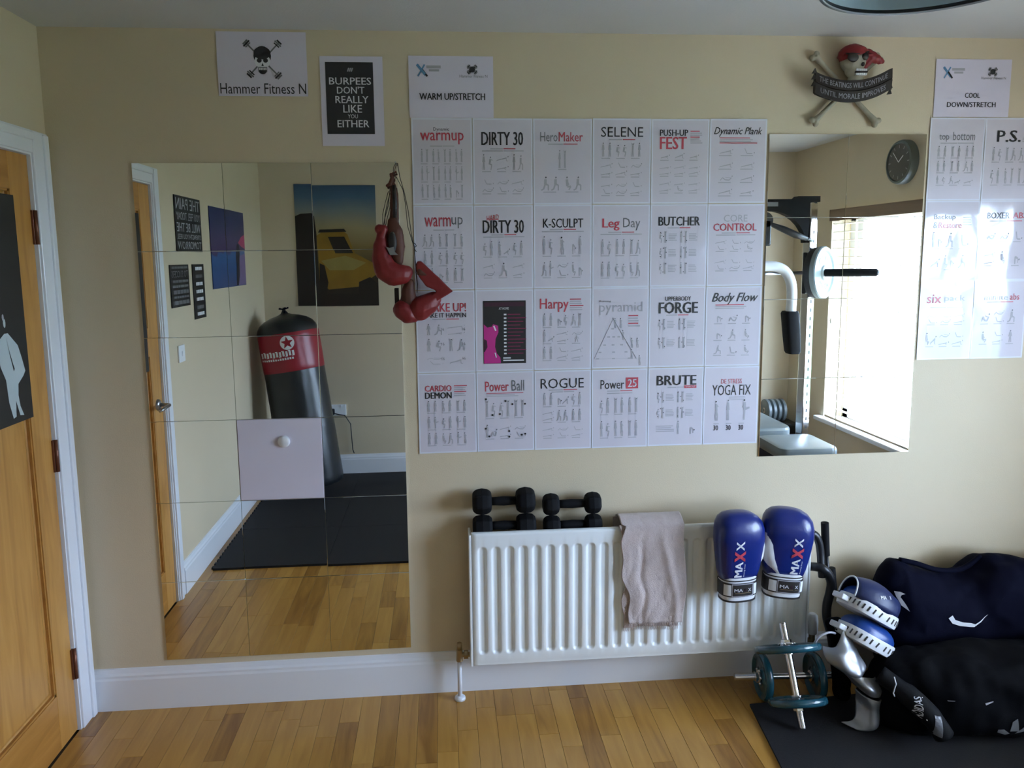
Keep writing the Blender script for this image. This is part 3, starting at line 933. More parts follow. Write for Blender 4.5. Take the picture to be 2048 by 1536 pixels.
s.text(T, m_ink, 'Running', .13, .33, .155, .18); s.text(T, m_lgrey, 'pyramid', .13, .89, .175, .335, .004); s.block(.64, .86, .34, .50, 5, True)
d = 'exercise_drawings'
s.line(d, m_grey, (.38, .37), (.04, .88), .006); s.line(d, m_grey, (.36, .37), (.79, .88), .008); s.line(d, m_lgrey, (.04, .88), (.79, .88), .004)
for (u, v) in ((.34, .50), (.27, .60), (.36, .60), (.45, .60), (.2, .70), (.35, .70), (.5, .70), (.12, .79), (.36, .79), (.58, .79), (.08, .87), (.36, .87), (.64, .87)): s.rect(d, m_lgrey, u, u+.05, v, v+.015)
for (u, v) in ((.36, .37), (.46, .37), (.5, .52), (.66, .62), (.76, .62), (.66, .76), (.8, .84)): s.fig('side', u, u+.1, v, v+.13, m_ink)
s.done()
s = sheet(4, 2, "laminated sheet titled 'UPPERBODY FORGE' in heavy black, third row")
s.text(T, m_ink, 'UPPERBODY', .28, .74, .12, .175, .04); s.text(T, m_ink, 'FORGE', .165, .87, .19, .33, .07); s.sub(.345, True, .4); textrows(s, [.39, .62]); s.done()
s = sheet(5, 2, "laminated sheet titled 'Body Flow' in script, end of third row")
s.text(T, m_ink, 'Body Flow', .12, .92, .08, .225, .02, shear=.5); s.block(.17, .84, .225, .29, 3, True)
rows(s, [(.31, .45, ['bend', 'crunch', 'bend']), (.53, .66, ['bend', 'lunge', 'sit']), (.73, .85, ['lunge', 'raise', 'sit'])]); s.done()
s = sheet(0, 3, "laminated sheet titled 'CARDIO DEMON' in red over black, start of bottom row")
s.text(T, m_red, 'CARDIO', .12, .58, .15, .225, .04); s.text(T, m_ink, 'DEMON', .12, .58, .235, .315, .06); s.block(.62, .85, .155, .30, 6, True)
rows(s, [(.34, .48, ['stand+stand', 'side+stand', 'up+stand']), (.54, .69, ['stand+kick', 'squat+stand', 'kick+stand']), (.74, .89, ['stand+stand', 'sit+lunge', 'kick+side'])]); s.done()
s = sheet(1, 3, "laminated sheet titled 'Power Ball' in red and thin grey, bottom row")
s.text(T, m_red, 'Power', .15, .56, .12, .245, .015); s.text(T, m_grey, 'Ball', .61, .83, .11, .245, .004); s.block(.17, .83, .265, .32, 3, True)
rows(s, [(.35, .57, ['up+squat', 'squat+up', 'up+up']), (.66, .83, ['stand+crunch', 'plank+push', 'crunch+raise'])])
for (u, v) in ((.16, .34), (.27, .54), (.40, .53), (.50, .37), (.62, .41), (.84, .41), (.15, .71), (.21, .81), (.56, .75), (.56, .82), (.78, .80), (.84, .79)): s.disc('exercise_drawings', m_ink, (u, v), .018, n=10, lay=3)
s.done()
s = sheet(2, 3, "laminated sheet titled 'ROGUE' in tall thin black capitals, bottom row")
s.text(T, m_ink, 'ROGUE', .11, .87, .10, .225, .0); s.sub(.24, True, .5); s.sub(.265, False, .4)
rows(s, [(.28, .44, ['stand+stand', 'bend+plank', 'squat+stand']), (.49, .64, ['plank+plank', 'lunge+lunge', 'stand+stand']), (.70, .84, ['plank+push', 'crunch+raise', 'raise+push'])]); s.done()
s = sheet(3, 3, "laminated sheet titled 'Power 25' with the number in a red box, bottom row")
s.text(T, m_ink, 'Power', .16, .58, .135, .25, .0); s.rect('red_box', m_red, .61, .83, .11, .25, 1); s.text('red_box', m_lamedge, '25', .64, .80, .13, .23, .03, lay=5); s.sub(.27, True, .45); s.sub(.30, False, .45)
rows(s, [(.36, .56, ['squat+stand', 'up+stand', 'stand+up']), (.65, .86, ['stand+squat', 'stand+side', 'up+stand'])]); s.done()
s = sheet(4, 3, "laminated sheet titled 'BRUTE' in heavy black with a small red box under it")
s.text(T, m_ink, 'BRUTE', .15, .87, .10, .225, .05); s.rect('red_box', m_red, .65, .87, .23, .265, 1); s.text('red_box', m_lamedge, 'WORKOUT', .67, .85, .237, .258, .0, lay=5); s.sub(.245, False, .3); textrows(s, [.30, .50])
s.block(.15, .48, .74, .83, 4); s.fig('stand', .5, .6, .68, .86, m_ink); s.fig('bend', .72, .87, .70, .86, m_ink); s.done()
s = sheet(5, 3, "laminated sheet titled 'DE STRESS YOGA FIX', end of bottom row")
s.text(T, m_red, 'DE STRESS', .31, .69, .16, .22, .0); s.text(T, m_ink, 'YOGA FIX', .155, .86, .235, .37, .005); s.block(.46, .78, .39, .44, 3)
s.fig('side', .16, .32, .42, .70, m_ink); s.fig('stand', .38, .52, .42, .70, m_grey); s.fig('kick', .66, .86, .42, .70, m_ink)
for u in (.19, .42, .65): s.rect(d, m_lgrey, u, u+.1, .73, .74); s.text(d, m_ink, '30', u, u+.09, .755, .82, .02)
s.done()
# right-hand group
s = sheet(0, 0, "laminated sheet titled 'top bottom' in grey beside the smaller mirror", True)
s.text(T, m_grey, 'top', .17, .35, .20, .29, .0); s.text(T, m_grey, 'bottom', .42, .82, .17, .27, .0); s.sub(.30, False, .6)
rows(s, [(.34, .47, ['stand+stand', 'up+stand', 'stand+stand']), (.52, .65, ['stand+stand', 'up+stand', 'lunge+stand']), (.70, .80, ['stand+squat', 'lunge+push', 'push'])]); s.done()
s = sheet(1, 0, "laminated sheet titled 'P.S.' in heavy black at the right edge", True)
s.text(T, m_ink, 'P.S.', .22, .66, .15, .29, .04); s.block(.69, .88, .24, .30, 3)
rows(s, [(.35, .52, ['stand+squat', 'up+lunge', 'lunge+up']), (.60, .80, ['squat+stand', 'side+up', 'up+lunge'])]); s.done()
s = sheet(0, 1, "laminated sheet titled 'Backup & Restore' in black and red, right group", True)
s.text(T, m_ink, 'Backup', .16, .56, .17, .245, .01); s.text(T, m_grey, '&', .16, .24, .26, .34); s.text(T, m_red, 'Restore', .26, .68, .265, .34, .02); s.block(.7, .88, .2, .32, 4)
rows(s, [(.38, .58, ['stand+bend', 'lunge', 'raise']), (.66, .84, ['plank', 'sit+bend', 'lunge'])]); s.done()
s = sheet(1, 1, "laminated sheet titled 'BOXER ABS' in black and red at the right edge", True)
s.text(T, m_ink, 'BOXER', .15, .56, .15, .225, .03); s.text(T, m_red, 'ABS', .62, .88, .15, .225, .03); s.sub(.25, True, .6)
rows(s, [(.36, .50, ['crunch', 'crunch', 'raise']), (.62, .80, ['plank+push', 'sit', 'bend'])]); s.done()
s = sheet(0, 2, "laminated sheet titled 'six pack' in red and pale grey, lowest of its column", True)
s.text(T, m_red, 'six', .13, .40, .17, .28, .02); s.text(T, m_lgrey, 'pack', .46, .84, .18, .28, .004); s.sub(.33, False, .6)
rows(s, [(.40, .54, ['crunch+raise', 'raise+crunch', 'plank+push']), (.64, .82, ['sit+plank', 'crunch+push', 'raise+plank'])]); s.done()
s = sheet(1, 2, "laminated sheet titled 'minute abs' in grey and red, lower right corner", True)
s.text(T, m_lgrey, 'minute', .2, .64, .18, .25, .004); s.text(T, m_red, 'abs', .68, .86, .17, .25, .02); s.sub(.27, True, .5)
rows(s, [(.36, .54, ['crunch', 'crunch+raise', 'lunge']), (.64, .80, ['sit', 'raise+push', 'stand'])]); s.done()

# ================================================================== POSTERS BEHIND THE CAMERA (seen in the mirrors)
def words(s, part, mat, u0, u1, v0, v1, seed):
    r = random.Random(seed); u = u0
    while u < u1-.02:
        w = r.uniform(.05, .12)*(u1-u0)*2
        s.rect(part, mat, u, min(u+w, u1), v0, v1, 3)
        u += w+.02*(u1-u0)+.01
s = Sheet('motto_poster', 'black and white motto poster about the pain you feel today', 'poster', 'left', -1.376, 1.835, .395, .282, m_black, bow=0, off=.002, thick=.004)
for tx, v0, v1 in (('THE PAIN', .04, .24), ('YOU FEEL TODAY', .29, .43), ('WILL BE THE', .48, .64), ('STRENGTH YOU FEEL', .68, .77), ('TOMORROW', .81, .95)):
    s.text('lettering', m_white, tx, .04, .96, v0, v1, .02)
s.done()
s = Sheet('motto_poster', 'small dark motto poster with TO SUCCESS in its second line', 'poster', 'left', -1.192, 1.524, .265, .21, m_black, bow=0, off=.002, thick=.004)
s.text('lettering', m_lgrey, 'TO SUCCESS', .06, .94, .14, .30, .02)
for k, (v0, v1) in enumerate(((.04, .09), (.36, .42), (.48, .54), (.60, .69), (.74, .79), (.85, .94))): words(s, 'lettering', m_grey, .08, .92, v0, v1, k)
s.done()
s = Sheet('motto_poster', 'narrow upright dark motto poster with seven short lines', 'poster', 'left', -1.48, 1.483, .185, .292, m_black, bow=0, off=.002, thick=.004)
for k, v in enumerate((.05, .19, .33, .47, .61, .76, .88)): words(s, 'lettering', m_grey if k in (1, 5) else m_white, .2, .8, v, v+.06, k+20)
s.done()

def gradmat(name, stops, axis='Y', lo=-.5, hi=.5, nz=.15, sc=4):
    """flat printed picture: colour ramp along local axis with soft noise"""
    m = bpy.data.materials.new(name); m.use_nodes = True
    nt = m.node_tree; L = nt.links; b = nt.nodes['Principled BSDF']
    b.inputs['Roughness'].default_value = .35
    tc = nt.nodes.new('ShaderNodeTexCoord'); sp = nt.nodes.new('ShaderNodeSeparateXYZ')
    L.new(tc.outputs['Object'], sp.inputs[0])
    mr = nt.nodes.new('ShaderNodeMapRange'); mr.inputs['From Min'].default_value = lo; mr.inputs['From Max'].default_value = hi
    L.new(sp.outputs[axis], mr.inputs['Value'])
    n = nt.nodes.new('ShaderNodeTexNoise'); n.inputs['Scale'].default_value = sc; L.new(tc.outputs['Object'], n.inputs['Vector'])
    ma = nt.nodes.new('ShaderNodeMath'); ma.operation = 'MULTIPLY_ADD'; ma.inputs[1].default_value = nz
    L.new(n.outputs['Fac'], ma.inputs[0]); L.new(mr.outputs[0], ma.inputs[2])
    sb = nt.nodes.new('ShaderNodeMath'); sb.operation = 'SUBTRACT'; sb.inputs[1].default_value = nz*.5; L.new(ma.outputs[0], sb.inputs[0])
    r = nt.nodes.new('ShaderNodeValToRGB'); e = r.color_ramp.elements
    e[0].position, e[0].color = stops[0][0], stops[0][1]+(1,)
    e[1].position, e[1].color = stops[-1][0], stops[-1][1]+(1,)
    for p, c in stops[1:-1]: q = e.new(p); q.color = c+(1,)
    L.new(sb.outputs[0], r.inputs[0]); L.new(r.outputs[0], b.inputs['Base Color'])
    return m
mg = gradmat('sunset_print', [(0, (.05, .08, .20)), (.25, (.02, .08, .24)), (.44, (.03, .11, .30)), (.47, (.06, .035, .12)), (.6, (.07, .055, .15)), (.8, (.03, .04, .13)), (1, (.012, .025, .11))], 'Y', -.24, .24, .25, 5)
s = Sheet('sunset_poster', 'blue and pink sunset poster with one dark figure standing at the shore', 'poster', 'left', -2.10, 1.72, .735, .475, mg, bow=0, off=.002, thick=.004)
m_pink = M('pink_glow_print', (.42, .05, .14), .4, var=.3, vscale=6); m_lil = M('lilac_print', (.20, .14, .30), .4, var=.4, vscale=5); m_fig = M('dark_figure_print', (.02, .02, .035), .4)
p = 'picture'
s.poly(p, m_pink, [(.0, .30), (.12, .34), (.22, .42), (.12, .47), (0, .50)], 1)
s.poly(p, m_lil, [(.0, .56), (.2, .6), (.34, .99), (0, .99)], 1)
s.poly(p, m_fig, [(.25, .99), (.20, .85), (.19, .66), (.17, .56), (.19, .49), (.205, .45), (.24, .43), (.27, .45), (.285, .5), (.30, .6), (.295, .75), (.31, .9), (.32, .99)], 3)
s.done()

mc = gradmat('desert_print', [(0, (.012, .01, .008)), (.30, (.05, .03, .015)), (.50, (.24, .16, .05)), (.66, (.34, .28, .14)), (.8, (.20, .24, .24)), (.9, (.07, .14, .22)), (1, (.04, .09, .17))], 'Y', -.44, .44, .1, 3)
s = Sheet('car_poster', 'large poster of a yellow car under a blue sky in sand', 'poster', 'rear', .547, 1.748, .594, .892, mc, bow=0, off=.003, thick=.004)
m_yel = M('yellow_print', (.27, .145, .012), .35, var=.4, vscale=5); m_yel2 = M('pale_yellow_print', (.30, .23, .06), .35, var=.3); m_dk = M('dark_brown_print', (.018, .012, .008), .35)
p = 'picture'
s.poly(p, m_dk, [(.76, .25), (.80, .235), (.93, .24), (.999, .26), (.999, .97), (.74, .97), (.74, .40)], 1)
s.poly(p, m_dk, [(.0, .82), (.10, .76), (.24, .80), (.26, .999), (0, .999)], 4)
s.poly(p, m_yel, [(.73, .56), (.74, .41), (.66, .375), (.42, .37), (.36, .40), (.28, .56), (.06, .64), (.02, .74), (.25, .84), (.62, .86), (.73, .78)], 2)
s.poly(p, m_yel2, [(.70, .62), (.40, .58), (.14, .64), (.3, .70), (.6, .70)], 4)
s.poly(p, m_dk, [(.60, .42), (.40, .42), (.30, .56), (.52, .56)], 4)
s.poly(p, m_dk, [(.70, .36), (.40, .355), (.37, .38), (.72, .385)], 5)
s.poly(p, m_dk, [(.72, .64), (.66, .66), (.62, .80), (.66, .94), (.74, .94)], 5)
s.rect(p, m_dk, 0, .999, .90, .999, 3)
s.done()

# poster on the door
s = Sheet('door_poster', 'black poster of a person in white clothes, fixed to the oak door', 'poster', 'left', -.485, 1.508, .52, .70, m_black, bow=0, off=.0005, thick=.002, depth=lx1+.001)
p = 'picture'; m_pw = M('pale_figure_print', (.48, .55, .56), .4, var=.1)
s.poly(p, m_pw, [(.70, .63), (.74, .615), (.775, .60), (.81, .60), (.84, .62), (.90, .66), (.93, .72), (.955, .78), (.93, .80), (.87, .83), (.86, .88), (.87, .93), (.90, .975), (.86, .97), (.83, .90), (.82, .97), (.79, .975), (.76, .9), (.75, .80), (.71, .74), (.69, .68)], 1)
s.poly(p, m_ink, [(.79, .62), (.80, .66), (.83, .73), (.845, .76), (.835, .77), (.81, .70)], 3)
s.disc(p, m_pw, (.785, .555), .012, .02, 10, 1); s.disc(p, m_lgrey, (.775, .53), .010, .015, 8, 2)
s.disc(p, m_pw, (.52, .12), .10, .10, 16, 1); s.poly(p, m_pw, [(.44, .15), (.60, .15), (.63, .30), (.58, .45), (.42, .45), (.40, .28)], 1)
s.poly(p, m_lgrey, [(.10, .55), (.22, .50), (.34, .56), (.36, .80), (.28, .97), (.12, .97)], 1)
s.done()

# light switch, socket
t = thing('light_switch', 'white square light switch on the wall beside the door', 'switch', (0, -1.152, 1.185))
g = G(); g.box(.0005, .009, -1.195, -1.109, 1.142, 1.228, bev=.003); g.mk('plate', m_upvc, t)
g = G(); g.box(.008, .014, -1.158, -1.146, 1.172, 1.198, bev=.002, rot=Matrix.Rotation(.12, 4, 'Y')); g.mk('rocker', m_upvc, t)
t = thing('wall_socket', 'white double socket low on the wall beside the punch bag', 'socket', (.50, YW, .51))
g = G(); g.box(.425, .571, YW+.0005, YW+.009, .465, .551, bev=.003); g.mk('plate', m_upvc, t)
for x in (.46, .535):
    g = G(); g.box(x-.005, x+.005, YW+.009, YW+.013, .53, .545); g.mk('rocker', m_upvc, t)
t = thing('power_plug', 'black plug pushed into the wall socket with a short lead', 'plug', (.462, YW+.01, .50))
g = G(); g.box(.442, .486, YW+.0095, YW+.036, .475, .522, bev=.008); g.mk('body', m_black, t)
g = G(); g.tube([(.484, YW+.025, .485), (.52, YW+.03, .477), (.56, YW+.03, .47), (.60, YW+.02, .40), (.61, YW+.024, .2), (.62, YW+.026, .17)], .004, 8); g.mk('lead', m_black, t, True)

# wall clock
cy, cz = -1.612, 2.178
t = thing('wall_clock', 'round dark faced wall clock with grey rim high above the blind', 'clock', (XW, cy, cz))
g = G(); g.lathe([(.128, .001), (.129, .03), (.124, .046), (.112, .050), (.108, .040), (.0, .040)], (XW, cy, cz), (-1, 0, 0), 48); g.mk('rim', m_clockr, t, True, angle=.6)
g = G(); g.lathe([(0, .0425), (.107, .0425), (.107, .038)], (XW, cy, cz), (-1, 0, 0), 40); g.mk('dial', m_clockf, t)
for k in range(12):
    a = k*PI/6
    g = G(); R = Matrix.Rotation(-a, 4, 'X')
    g.box(XW-.0440, XW-.0432, cy+math.sin(a)*.09-.002, cy+math.sin(a)*.09+.002, cz+math.cos(a)*.09-.009, cz+math.cos(a)*.09+.009, rot=R); g.mk('hour_mark', m_lgrey, t)
for a, L_, w in ((.9, .055, .003), (-.75, .085, .002)):
    g = G(); R = Matrix.Rotation(-a, 4, 'X')
    g.box(XW-.046, XW-.0450, cy+math.sin(a)*L_/2-w, cy+math.sin(a)*L_/2+w, cz+math.cos(a)*L_/2-L_/2, cz+math.cos(a)*L_/2+L_/2, rot=R); g.mk('hand', m_white, t)

# pendant lampshade
lx, ly, lz = 2.113, -1.494, 2.082
t = thing('pendant_lamp', 'pale blue drum lampshade with dark rim hanging from the ceiling', 'lamp', (lx, ly, ZC))
g = G(); g.lathe([(.176, .0), (.150, .20), (.148, .20), (.174, .0)], (lx, ly, lz), (0, 0, 1), 64); g.mk('lamp_shade', m_shade, t, True)
g = G(); g.lathe([(.172, .0), (.178, -.002), (.179, .005), (.173, .006), (.172, 0)], (lx, ly, lz), (0, 0, 1), 64); g.mk('rim', m_black, t, True)
g = G(); g.lathe([(.148, 0), (.152, 0), (.152, .005), (.148, .005)], (lx, ly, lz+.197), (0, 0, 1), 48); g.mk('top_ring', m_black, t, True)
g = G(); g.tube([(lx, ly, ZC-.02), (lx, ly, lz+.16)], .0035, 8); g.mk('flex', m_upvc, t)
g = G(); g.lathe([(0, 0), (.045, 0), (.04, -.02), (.006, -.03), (0, -.03)], (lx, ly, ZC), (0, 0, 1), 24); g.mk('ceiling_rose', m_upvc, t, True)
g = G(); g.lathe([(.017, 0), (.017, .05), (.008, .06), (0, .06)], (lx, ly, lz+.11), (0, 0, 1), 16)
for k in range(3):
    a = k*2*PI/3; g.tube([(lx, ly, lz+.15), (lx+.149*math.cos(a), ly+.149*math.sin(a), lz+.195)], .002, 6)
g.mk('lamp_holder', m_upvc, t)
g = G(); g.sph((lx, ly, lz+.075), (.028, .028, .038)); g.mk('bulb', m_wleath, t, True)

# ================================================================== RADIATOR
RX0, RX1, RZ0, RZ1, RYF = 1.404, 2.674, .152, .662, -.110
rad = thing('radiator', 'white double panel radiator with vertical flutes below the workout sheets', 'radiator', ((RX0+RX1)/2, 0, RZ0))
def flute_panel(name, yf, sgn):
    pitch, gw, dep = .0498, .036, .0085
    n = 25; x_off = RX0+.038-.0
    xs = [RX0, RX0+.004]
    for k in range(n):
        c = x_off+k*pitch
        xs += [c+gw*q for q in (-.5, -.44, -.36, -.24, -.12, 0, .12, .24, .36, .44, .5)]
    xs += [RX1-.004, RX1]
    za, zb = .195, .612
    zs = [RZ0, RZ0+.004, RZ0+.012, RZ0+.016] + [za+gw/2*q for q in (0, .15, .35, .6, .8, 1.0)] + [za+(zb-za)*q for q in (.2, .4, .6, .8)] + [zb-gw/2*q for q in (1.0, .8, .6, .35, .15, 0)] + [RZ1-.012, RZ1-.004, RZ1]
    def prof(d):
        d = abs(d)/(gw/2)
        if d >= 1: return 0
        if d < .45: return 1
        q = (1-d)/.55
        return q*q*(3-2*q)
    V = []
    for z in zs:
        for x in xs:
            k = round((x-x_off)/pitch); k = max(0, min(n-1, k)); c = x_off+k*pitch
            dx = x-c
            dz = 0
            if z < za+gw/2: dz = za+gw/2-z
            if z > zb-gw/2: dz = z-(zb-gw/2)
            h = dep*prof(math.hypot(dx, dz))
            e = 0
            if z in (zs[0], zs[-1]) or x in (xs[0], xs[-1]): e = .006
            elif z in (zs[1], zs[-2]) or x in (xs[1], xs[-2]): e = .001
            if z == RZ0+.012: e = .0015
            V.append((x, yf-sgn*(-h-e), z))
    A = len(xs); F = [(j*A+i, j*A+i+1, (j+1)*A+i+1, (j+1)*A+i) for j in range(len(zs)-1) for i in range(A-1)]
    k0 = len(V)
    for (x, z) in ((RX0, RZ0), (RX1, RZ0), (RX1, RZ1), (RX0, RZ1)): V.append((x, yf+sgn*.016, z))
    B = len(zs)
    c = [0, A-1, B*A-1, (B-1)*A]
    bot = list(range(A)); rgt = [j*A+A-1 for j in range(B)]; top = [(B-1)*A+i for i in range(A-1, -1, -1)]; lft = [j*A for j in range(B-1, -1, -1)]
    F += [tuple(bot[::-1]+[k0, k0+1]), tuple(rgt[::-1]+[k0+1, k0+2]), tuple(top[::-1]+[k0+2, k0+3]), tuple(lft[::-1]+[k0+3, k0]), (k0, k0+1, k0+2, k0+3)]
    return mk(name, V, F, m_rad, rad, True, angle=.9)
flute_panel('front_panel', RYF, 1)
g = G(); g.box(RX0, RX1, -.046, -.030, RZ0, .60, bev=.004); g.mk('rear_panel', m_rad, rad)
g = G()
for k in range(48): g.box(RX0+.03+k*.0258, RX0+.031+k*.0258, -.093, -.047, RZ0+.03, .612)
g.mk('convector_fins', m_rad, rad)
g = G(); g.box(RX0-.010, RX0-.001, -.108, -.028, RZ0-.002, RZ1-.006, bev=.002); g.mk('side_cover', m_rad, rad)
g = G(); g.box(RX1+.001, RX1+.008, -.108, -.028, RZ0-.002, RZ1-.006, bev=.002); g.mk('side_cover', m_rad, rad)
g = G(); g.box(RX0, RX1, -.093, -.030, .612, .618); g.mk('top_grille', m_rad, rad)
for x in (RX0+.2, RX1-.2):
    g = G(); g.box(x-.015, x+.015, -.030, -.0015, .25, .6); g.mk('bracket', m_rad, rad)
t = thing('radiator_valve', 'tarnished brass valve on a white pipe at the left end of the radiator', 'valve', (1.353, -.068, 0))
g = G(); g.lathe([(.0, 0.001), (.021, .001), (.020, .010), (.012, .016), (0, .016)], (1.353, -.068, 0), (0, 0, 1), 24); g.mk('floor_collar', m_trim, t, True)
g = G(); g.tube([(1.353, -.068, .004), (1.354, -.068, .165)], .0085, 12); g.mk('pipe', m_trim, t, True)
g = G(); g.tube([(1.354, -.068, .155), (1.354, -.068, .20)], [.013, .012], 12); g.tube([(1.354, -.068, .178), (1.392, -.068, .178)], .009, 12); g.tube([(1.370, -.068, .178), (1.386, -.068, .178)], .016, 6)
g.mk('valve_body', m_brass, t, False)
g = G(); g.tube([(1.354, -.068, .20), (1.354, -.068, .225)], [.011, .009], 12); g.mk('cap', m_brass, t, True)
t = thing('thermostatic_valve', 'white thermostatic valve head at the right end of the radiator', 'valve', (2.716, -.07, 0))
g = G(); g.lathe([(0, 0), (.018, 0), (.021, .008), (.0215, .05), (.019, .072), (.012, .080), (0, .081)], (2.718, -.07, .192), (0, 0, 1), 20); g.mk('thermostat_head', m_upvc, t, True, angle=.7)
g = G(); g.tube([(2.718, -.07, .13), (2.718, -.07, .192)], .012, 12); g.tube([(2.683, -.07, .165), (2.718, -.07, .165)], .009, 10); g.mk('valve_body', m_brass, t)
g = G(); g.tube([(2.718, -.07, .004), (2.718, -.07, .132)], .0085, 12); g.mk('pipe', m_trim, t, True)
g = G(); g.lathe([(.0, 0.001), (.021, .001), (.020, .010), (.012, .016), (0, .016)], (2.718, -.07, 0), (0, 0, 1), 24); g.mk('floor_collar', m_trim, t, True)

# black dumbbells on the radiator
def dumbbell(label, x0, x1, z, hl, hr, group, y=-.054, hsc=.5):
    t = thing('dumbbell', label, 'dumbbell', ((x0+x1)/2, y, z-hr), group)
    prof = [(0, 0), (hr*.72, 0), (hr*.97, hl*.16), (hr*1.06, hl*.5), (hr*.97, hl*.84), (hr*.74, hl), (0, hl)]
    for x, d in ((x0, 1), (x1, -1)):
        g = G(); g.lathe(prof, (x, y, z), (d, 0, 0), 6)
        # turn the hexagon flat side down
        R = Matrix.Translation((x, y, z)) @ Matrix.Rotation(PI/6*hsc*2, 4, 'X') @ Matrix.Translation((-x, -y, -z))
        g.xf(R)
        o = g.mk('head', m_neo, t)
        o.modifiers.new('b', 'BEVEL').width = hr*.12
        o.modifiers['b'].segments = 2
    L_ = x1-x0-2*hl
    g = G(); g.tube([(x0+hl*.9, y, z), (x0+hl+L_*.2, y, z), (x0+hl+L_*.5, y, z), (x1-hl-L_*.2, y, z), (x1-hl*.9, y, z)], [.0145, .0155, .017, .0155, .0145], 14)
    g.mk('handle', m_neo, t, True)
dumbbell('larger black neoprene dumbbell, upper of the left pair on the radiator', 1.412, 1.642, .762, .070, .047, 'black dumbbells stacked on the radiator')
dumbbell('larger black neoprene dumbbell sunk behind the radiator edge, lower of the left pair', 1.412, 1.645, .669, .072, .0405, 'black dumbbells stacked on the radiator')
dumbbell('smaller black neoprene dumbbell, upper of the right pair on the radiator', 1.672, 1.888, .742, .060, .040, 'black dumbbells stacked on the radiator')
dumbbell('smaller black neoprene dumbbell sunk behind the radiator edge, lower of the right pair', 1.674, 1.892, .662, .062, .036, 'black dumbbells stacked on the radiator')

# ================================================================== TOWEL
t = thing('towel', 'beige terry towel hanging over the radiator beside the blue gloves', 'towel', (2.065, -.1, .28))
def towel_sheet(name, x0, x1, x0b, x1b, zbot, yo, seed, back):
    nx, nz = 64, 90
    path = []
    top = .678
    for k in range(nz+1):
        q = k/nz
        path.append(q)
    V = []
    def pos(q, u):
        # q 0 at back bottom, 1 at front bottom
        Lb, Lt = back, .085
        Lf = top-zbot
        tot = Lb+Lt+Lf
        d = q*tot
        if d < Lb: y, z, ff = -.026, top-(Lb-d), 0
        elif d < Lb+Lt:
            a = (d-Lb)/Lt
            y = -.026-(abs(yo)-.026)*a; z = top+.020*math.sin(PI*a)-.006*math.sin(a*3*PI)*0; ff = .15
        else:
            y = yo; z = top-(d-Lb-Lt); ff = (d-Lb-Lt)/Lf
        return y, z, ff
    for k in path:
        for i in range(nx+1):
            u = i/nx
            y, z, ff = pos(k, u)
            xa = x0+(x0b-x0)*ff; xb = x1+(x1b-x1)*ff
            xa += .010*math.sin(ff*7+seed)+.006*math.sin(ff*17+seed)
            xb += .008*math.sin(ff*6+2+seed)
            x = xa+(xb-xa)*u
            p = Vector((x*9, ff*2.2+seed, seed))
            f = noise.noise(p)*.9+abs(noise.noise(Vector((x*22+ff*3, ff*4, seed+4))))*.5
            wob = .018*ff**.6*f
            diag = .007*math.exp(-((u-.72-.25*(ff-.35))/.06)**2)*min(1, ff*3)-.006*math.exp(-((u-.35+.1*ff)/.05)**2)*min(1, ff*3)
            y2 = y-(abs(wob)+diag) if ff > .0 else y
            z2 = z+.008*noise.noise(Vector((x*14, seed, 1)))*(1 if ff > .95 else .3)
            y2 += .0012*noise.noise(Vector((x*160, z*160, seed)))
            V.append((x, y2, z2))
    A = nx+1
    F = [(j*A+i, (j+1)*A+i, (j+1)*A+i+1, j*A+i+1) for j in range(nz) for i in range(nx)]
    o = mk(name, V, F, m_towel, t, True)
    so = o.modifiers.new('s', 'SOLIDIFY'); so.thickness = .005; so.offset = 0
    return V[-A:]
b1 = towel_sheet('front_layer', 1.950, 2.190, 1.975, 2.185, .300, -.128, 2.0, .16)
b2 = towel_sheet('under_layer', 1.957, 2.176, 1.968, 2.160, .282, -.120, 5.0, .10)
g = G()
for row in (b1, b2):
    for p in row[::2]:
        x, y, z = p
        g.tube([(x, y, z+.004), (x+.001, y-.001, z-.006), (x+rnd.uniform(-.002, .002), y-.001, z-.014)], [.0016, .0014, .0008], 5)
o = g.mk('fringe', m_towel, t); o['kind'] = 'stuff'

# ================================================================== projection of lettering on curved things
def bvh_of(g): return BVHTree.FromPolygons([tuple(v) for v in g.V], g.F)
def project(name, shapes, origin, U, Vv, D, bvh, off, mats, parent, label=None, sub=None):
    """shapes: list of (V2, F, mat index); point = origin + U*x + V*y, cast along D onto bvh"""
    g = G(); U, Vv, D, O = Vector(U), Vector(Vv), Vector(D).normalized(), Vector(origin)
    for V2, F, mi in shapes:
        P = []
        bm = bmesh.new()
        vs = [bm.verts.new((x, y, 0)) for x, y in V2]
        for f in F:
            try: bm.faces.new([vs[i] for i in f])
            except ValueError: pass
        bmesh.ops.triangulate(bm, faces=bm.faces[:])
        for _ in range(sub or 0):
            bmesh.ops.subdivide_edges(bm, edges=bm.edges[:], cuts=1, use_grid_fill=True)
        bm.verts.index_update()
        for v in bm.verts:
            p = O+U*v.co.x+Vv*v.co.y
            h = bvh.ray_cast(p, D)
            P.append((h[0]-D*off) if h[0] is not None else None)
        ref = [q for q in P if q is not None]
        if not ref: bm.free(); continue
        md = sorted(q.dot(D) for q in ref)[len(ref)//2]
        ok = [q is not None and abs(q.dot(D)-md) < .09 for q in P]
        g.add([q if q is not None else ref[0] for q in P], [tuple(v.index for v in f.verts) for f in bm.faces if all(ok[v.index] for v in f.verts)], mi)
        bm.free()
    o = mk(name, g.V, g.F, mats, parent, False, g.fm)
    if label: o['label'] = label
    return o
def T2(s, x0, x1, y0, y1, bold=0.): 
    V, F = textgeo(s, bold)
    return [(x0+(x1-x0)*a, y0+(y1-y0)*b) for a, b in V], F
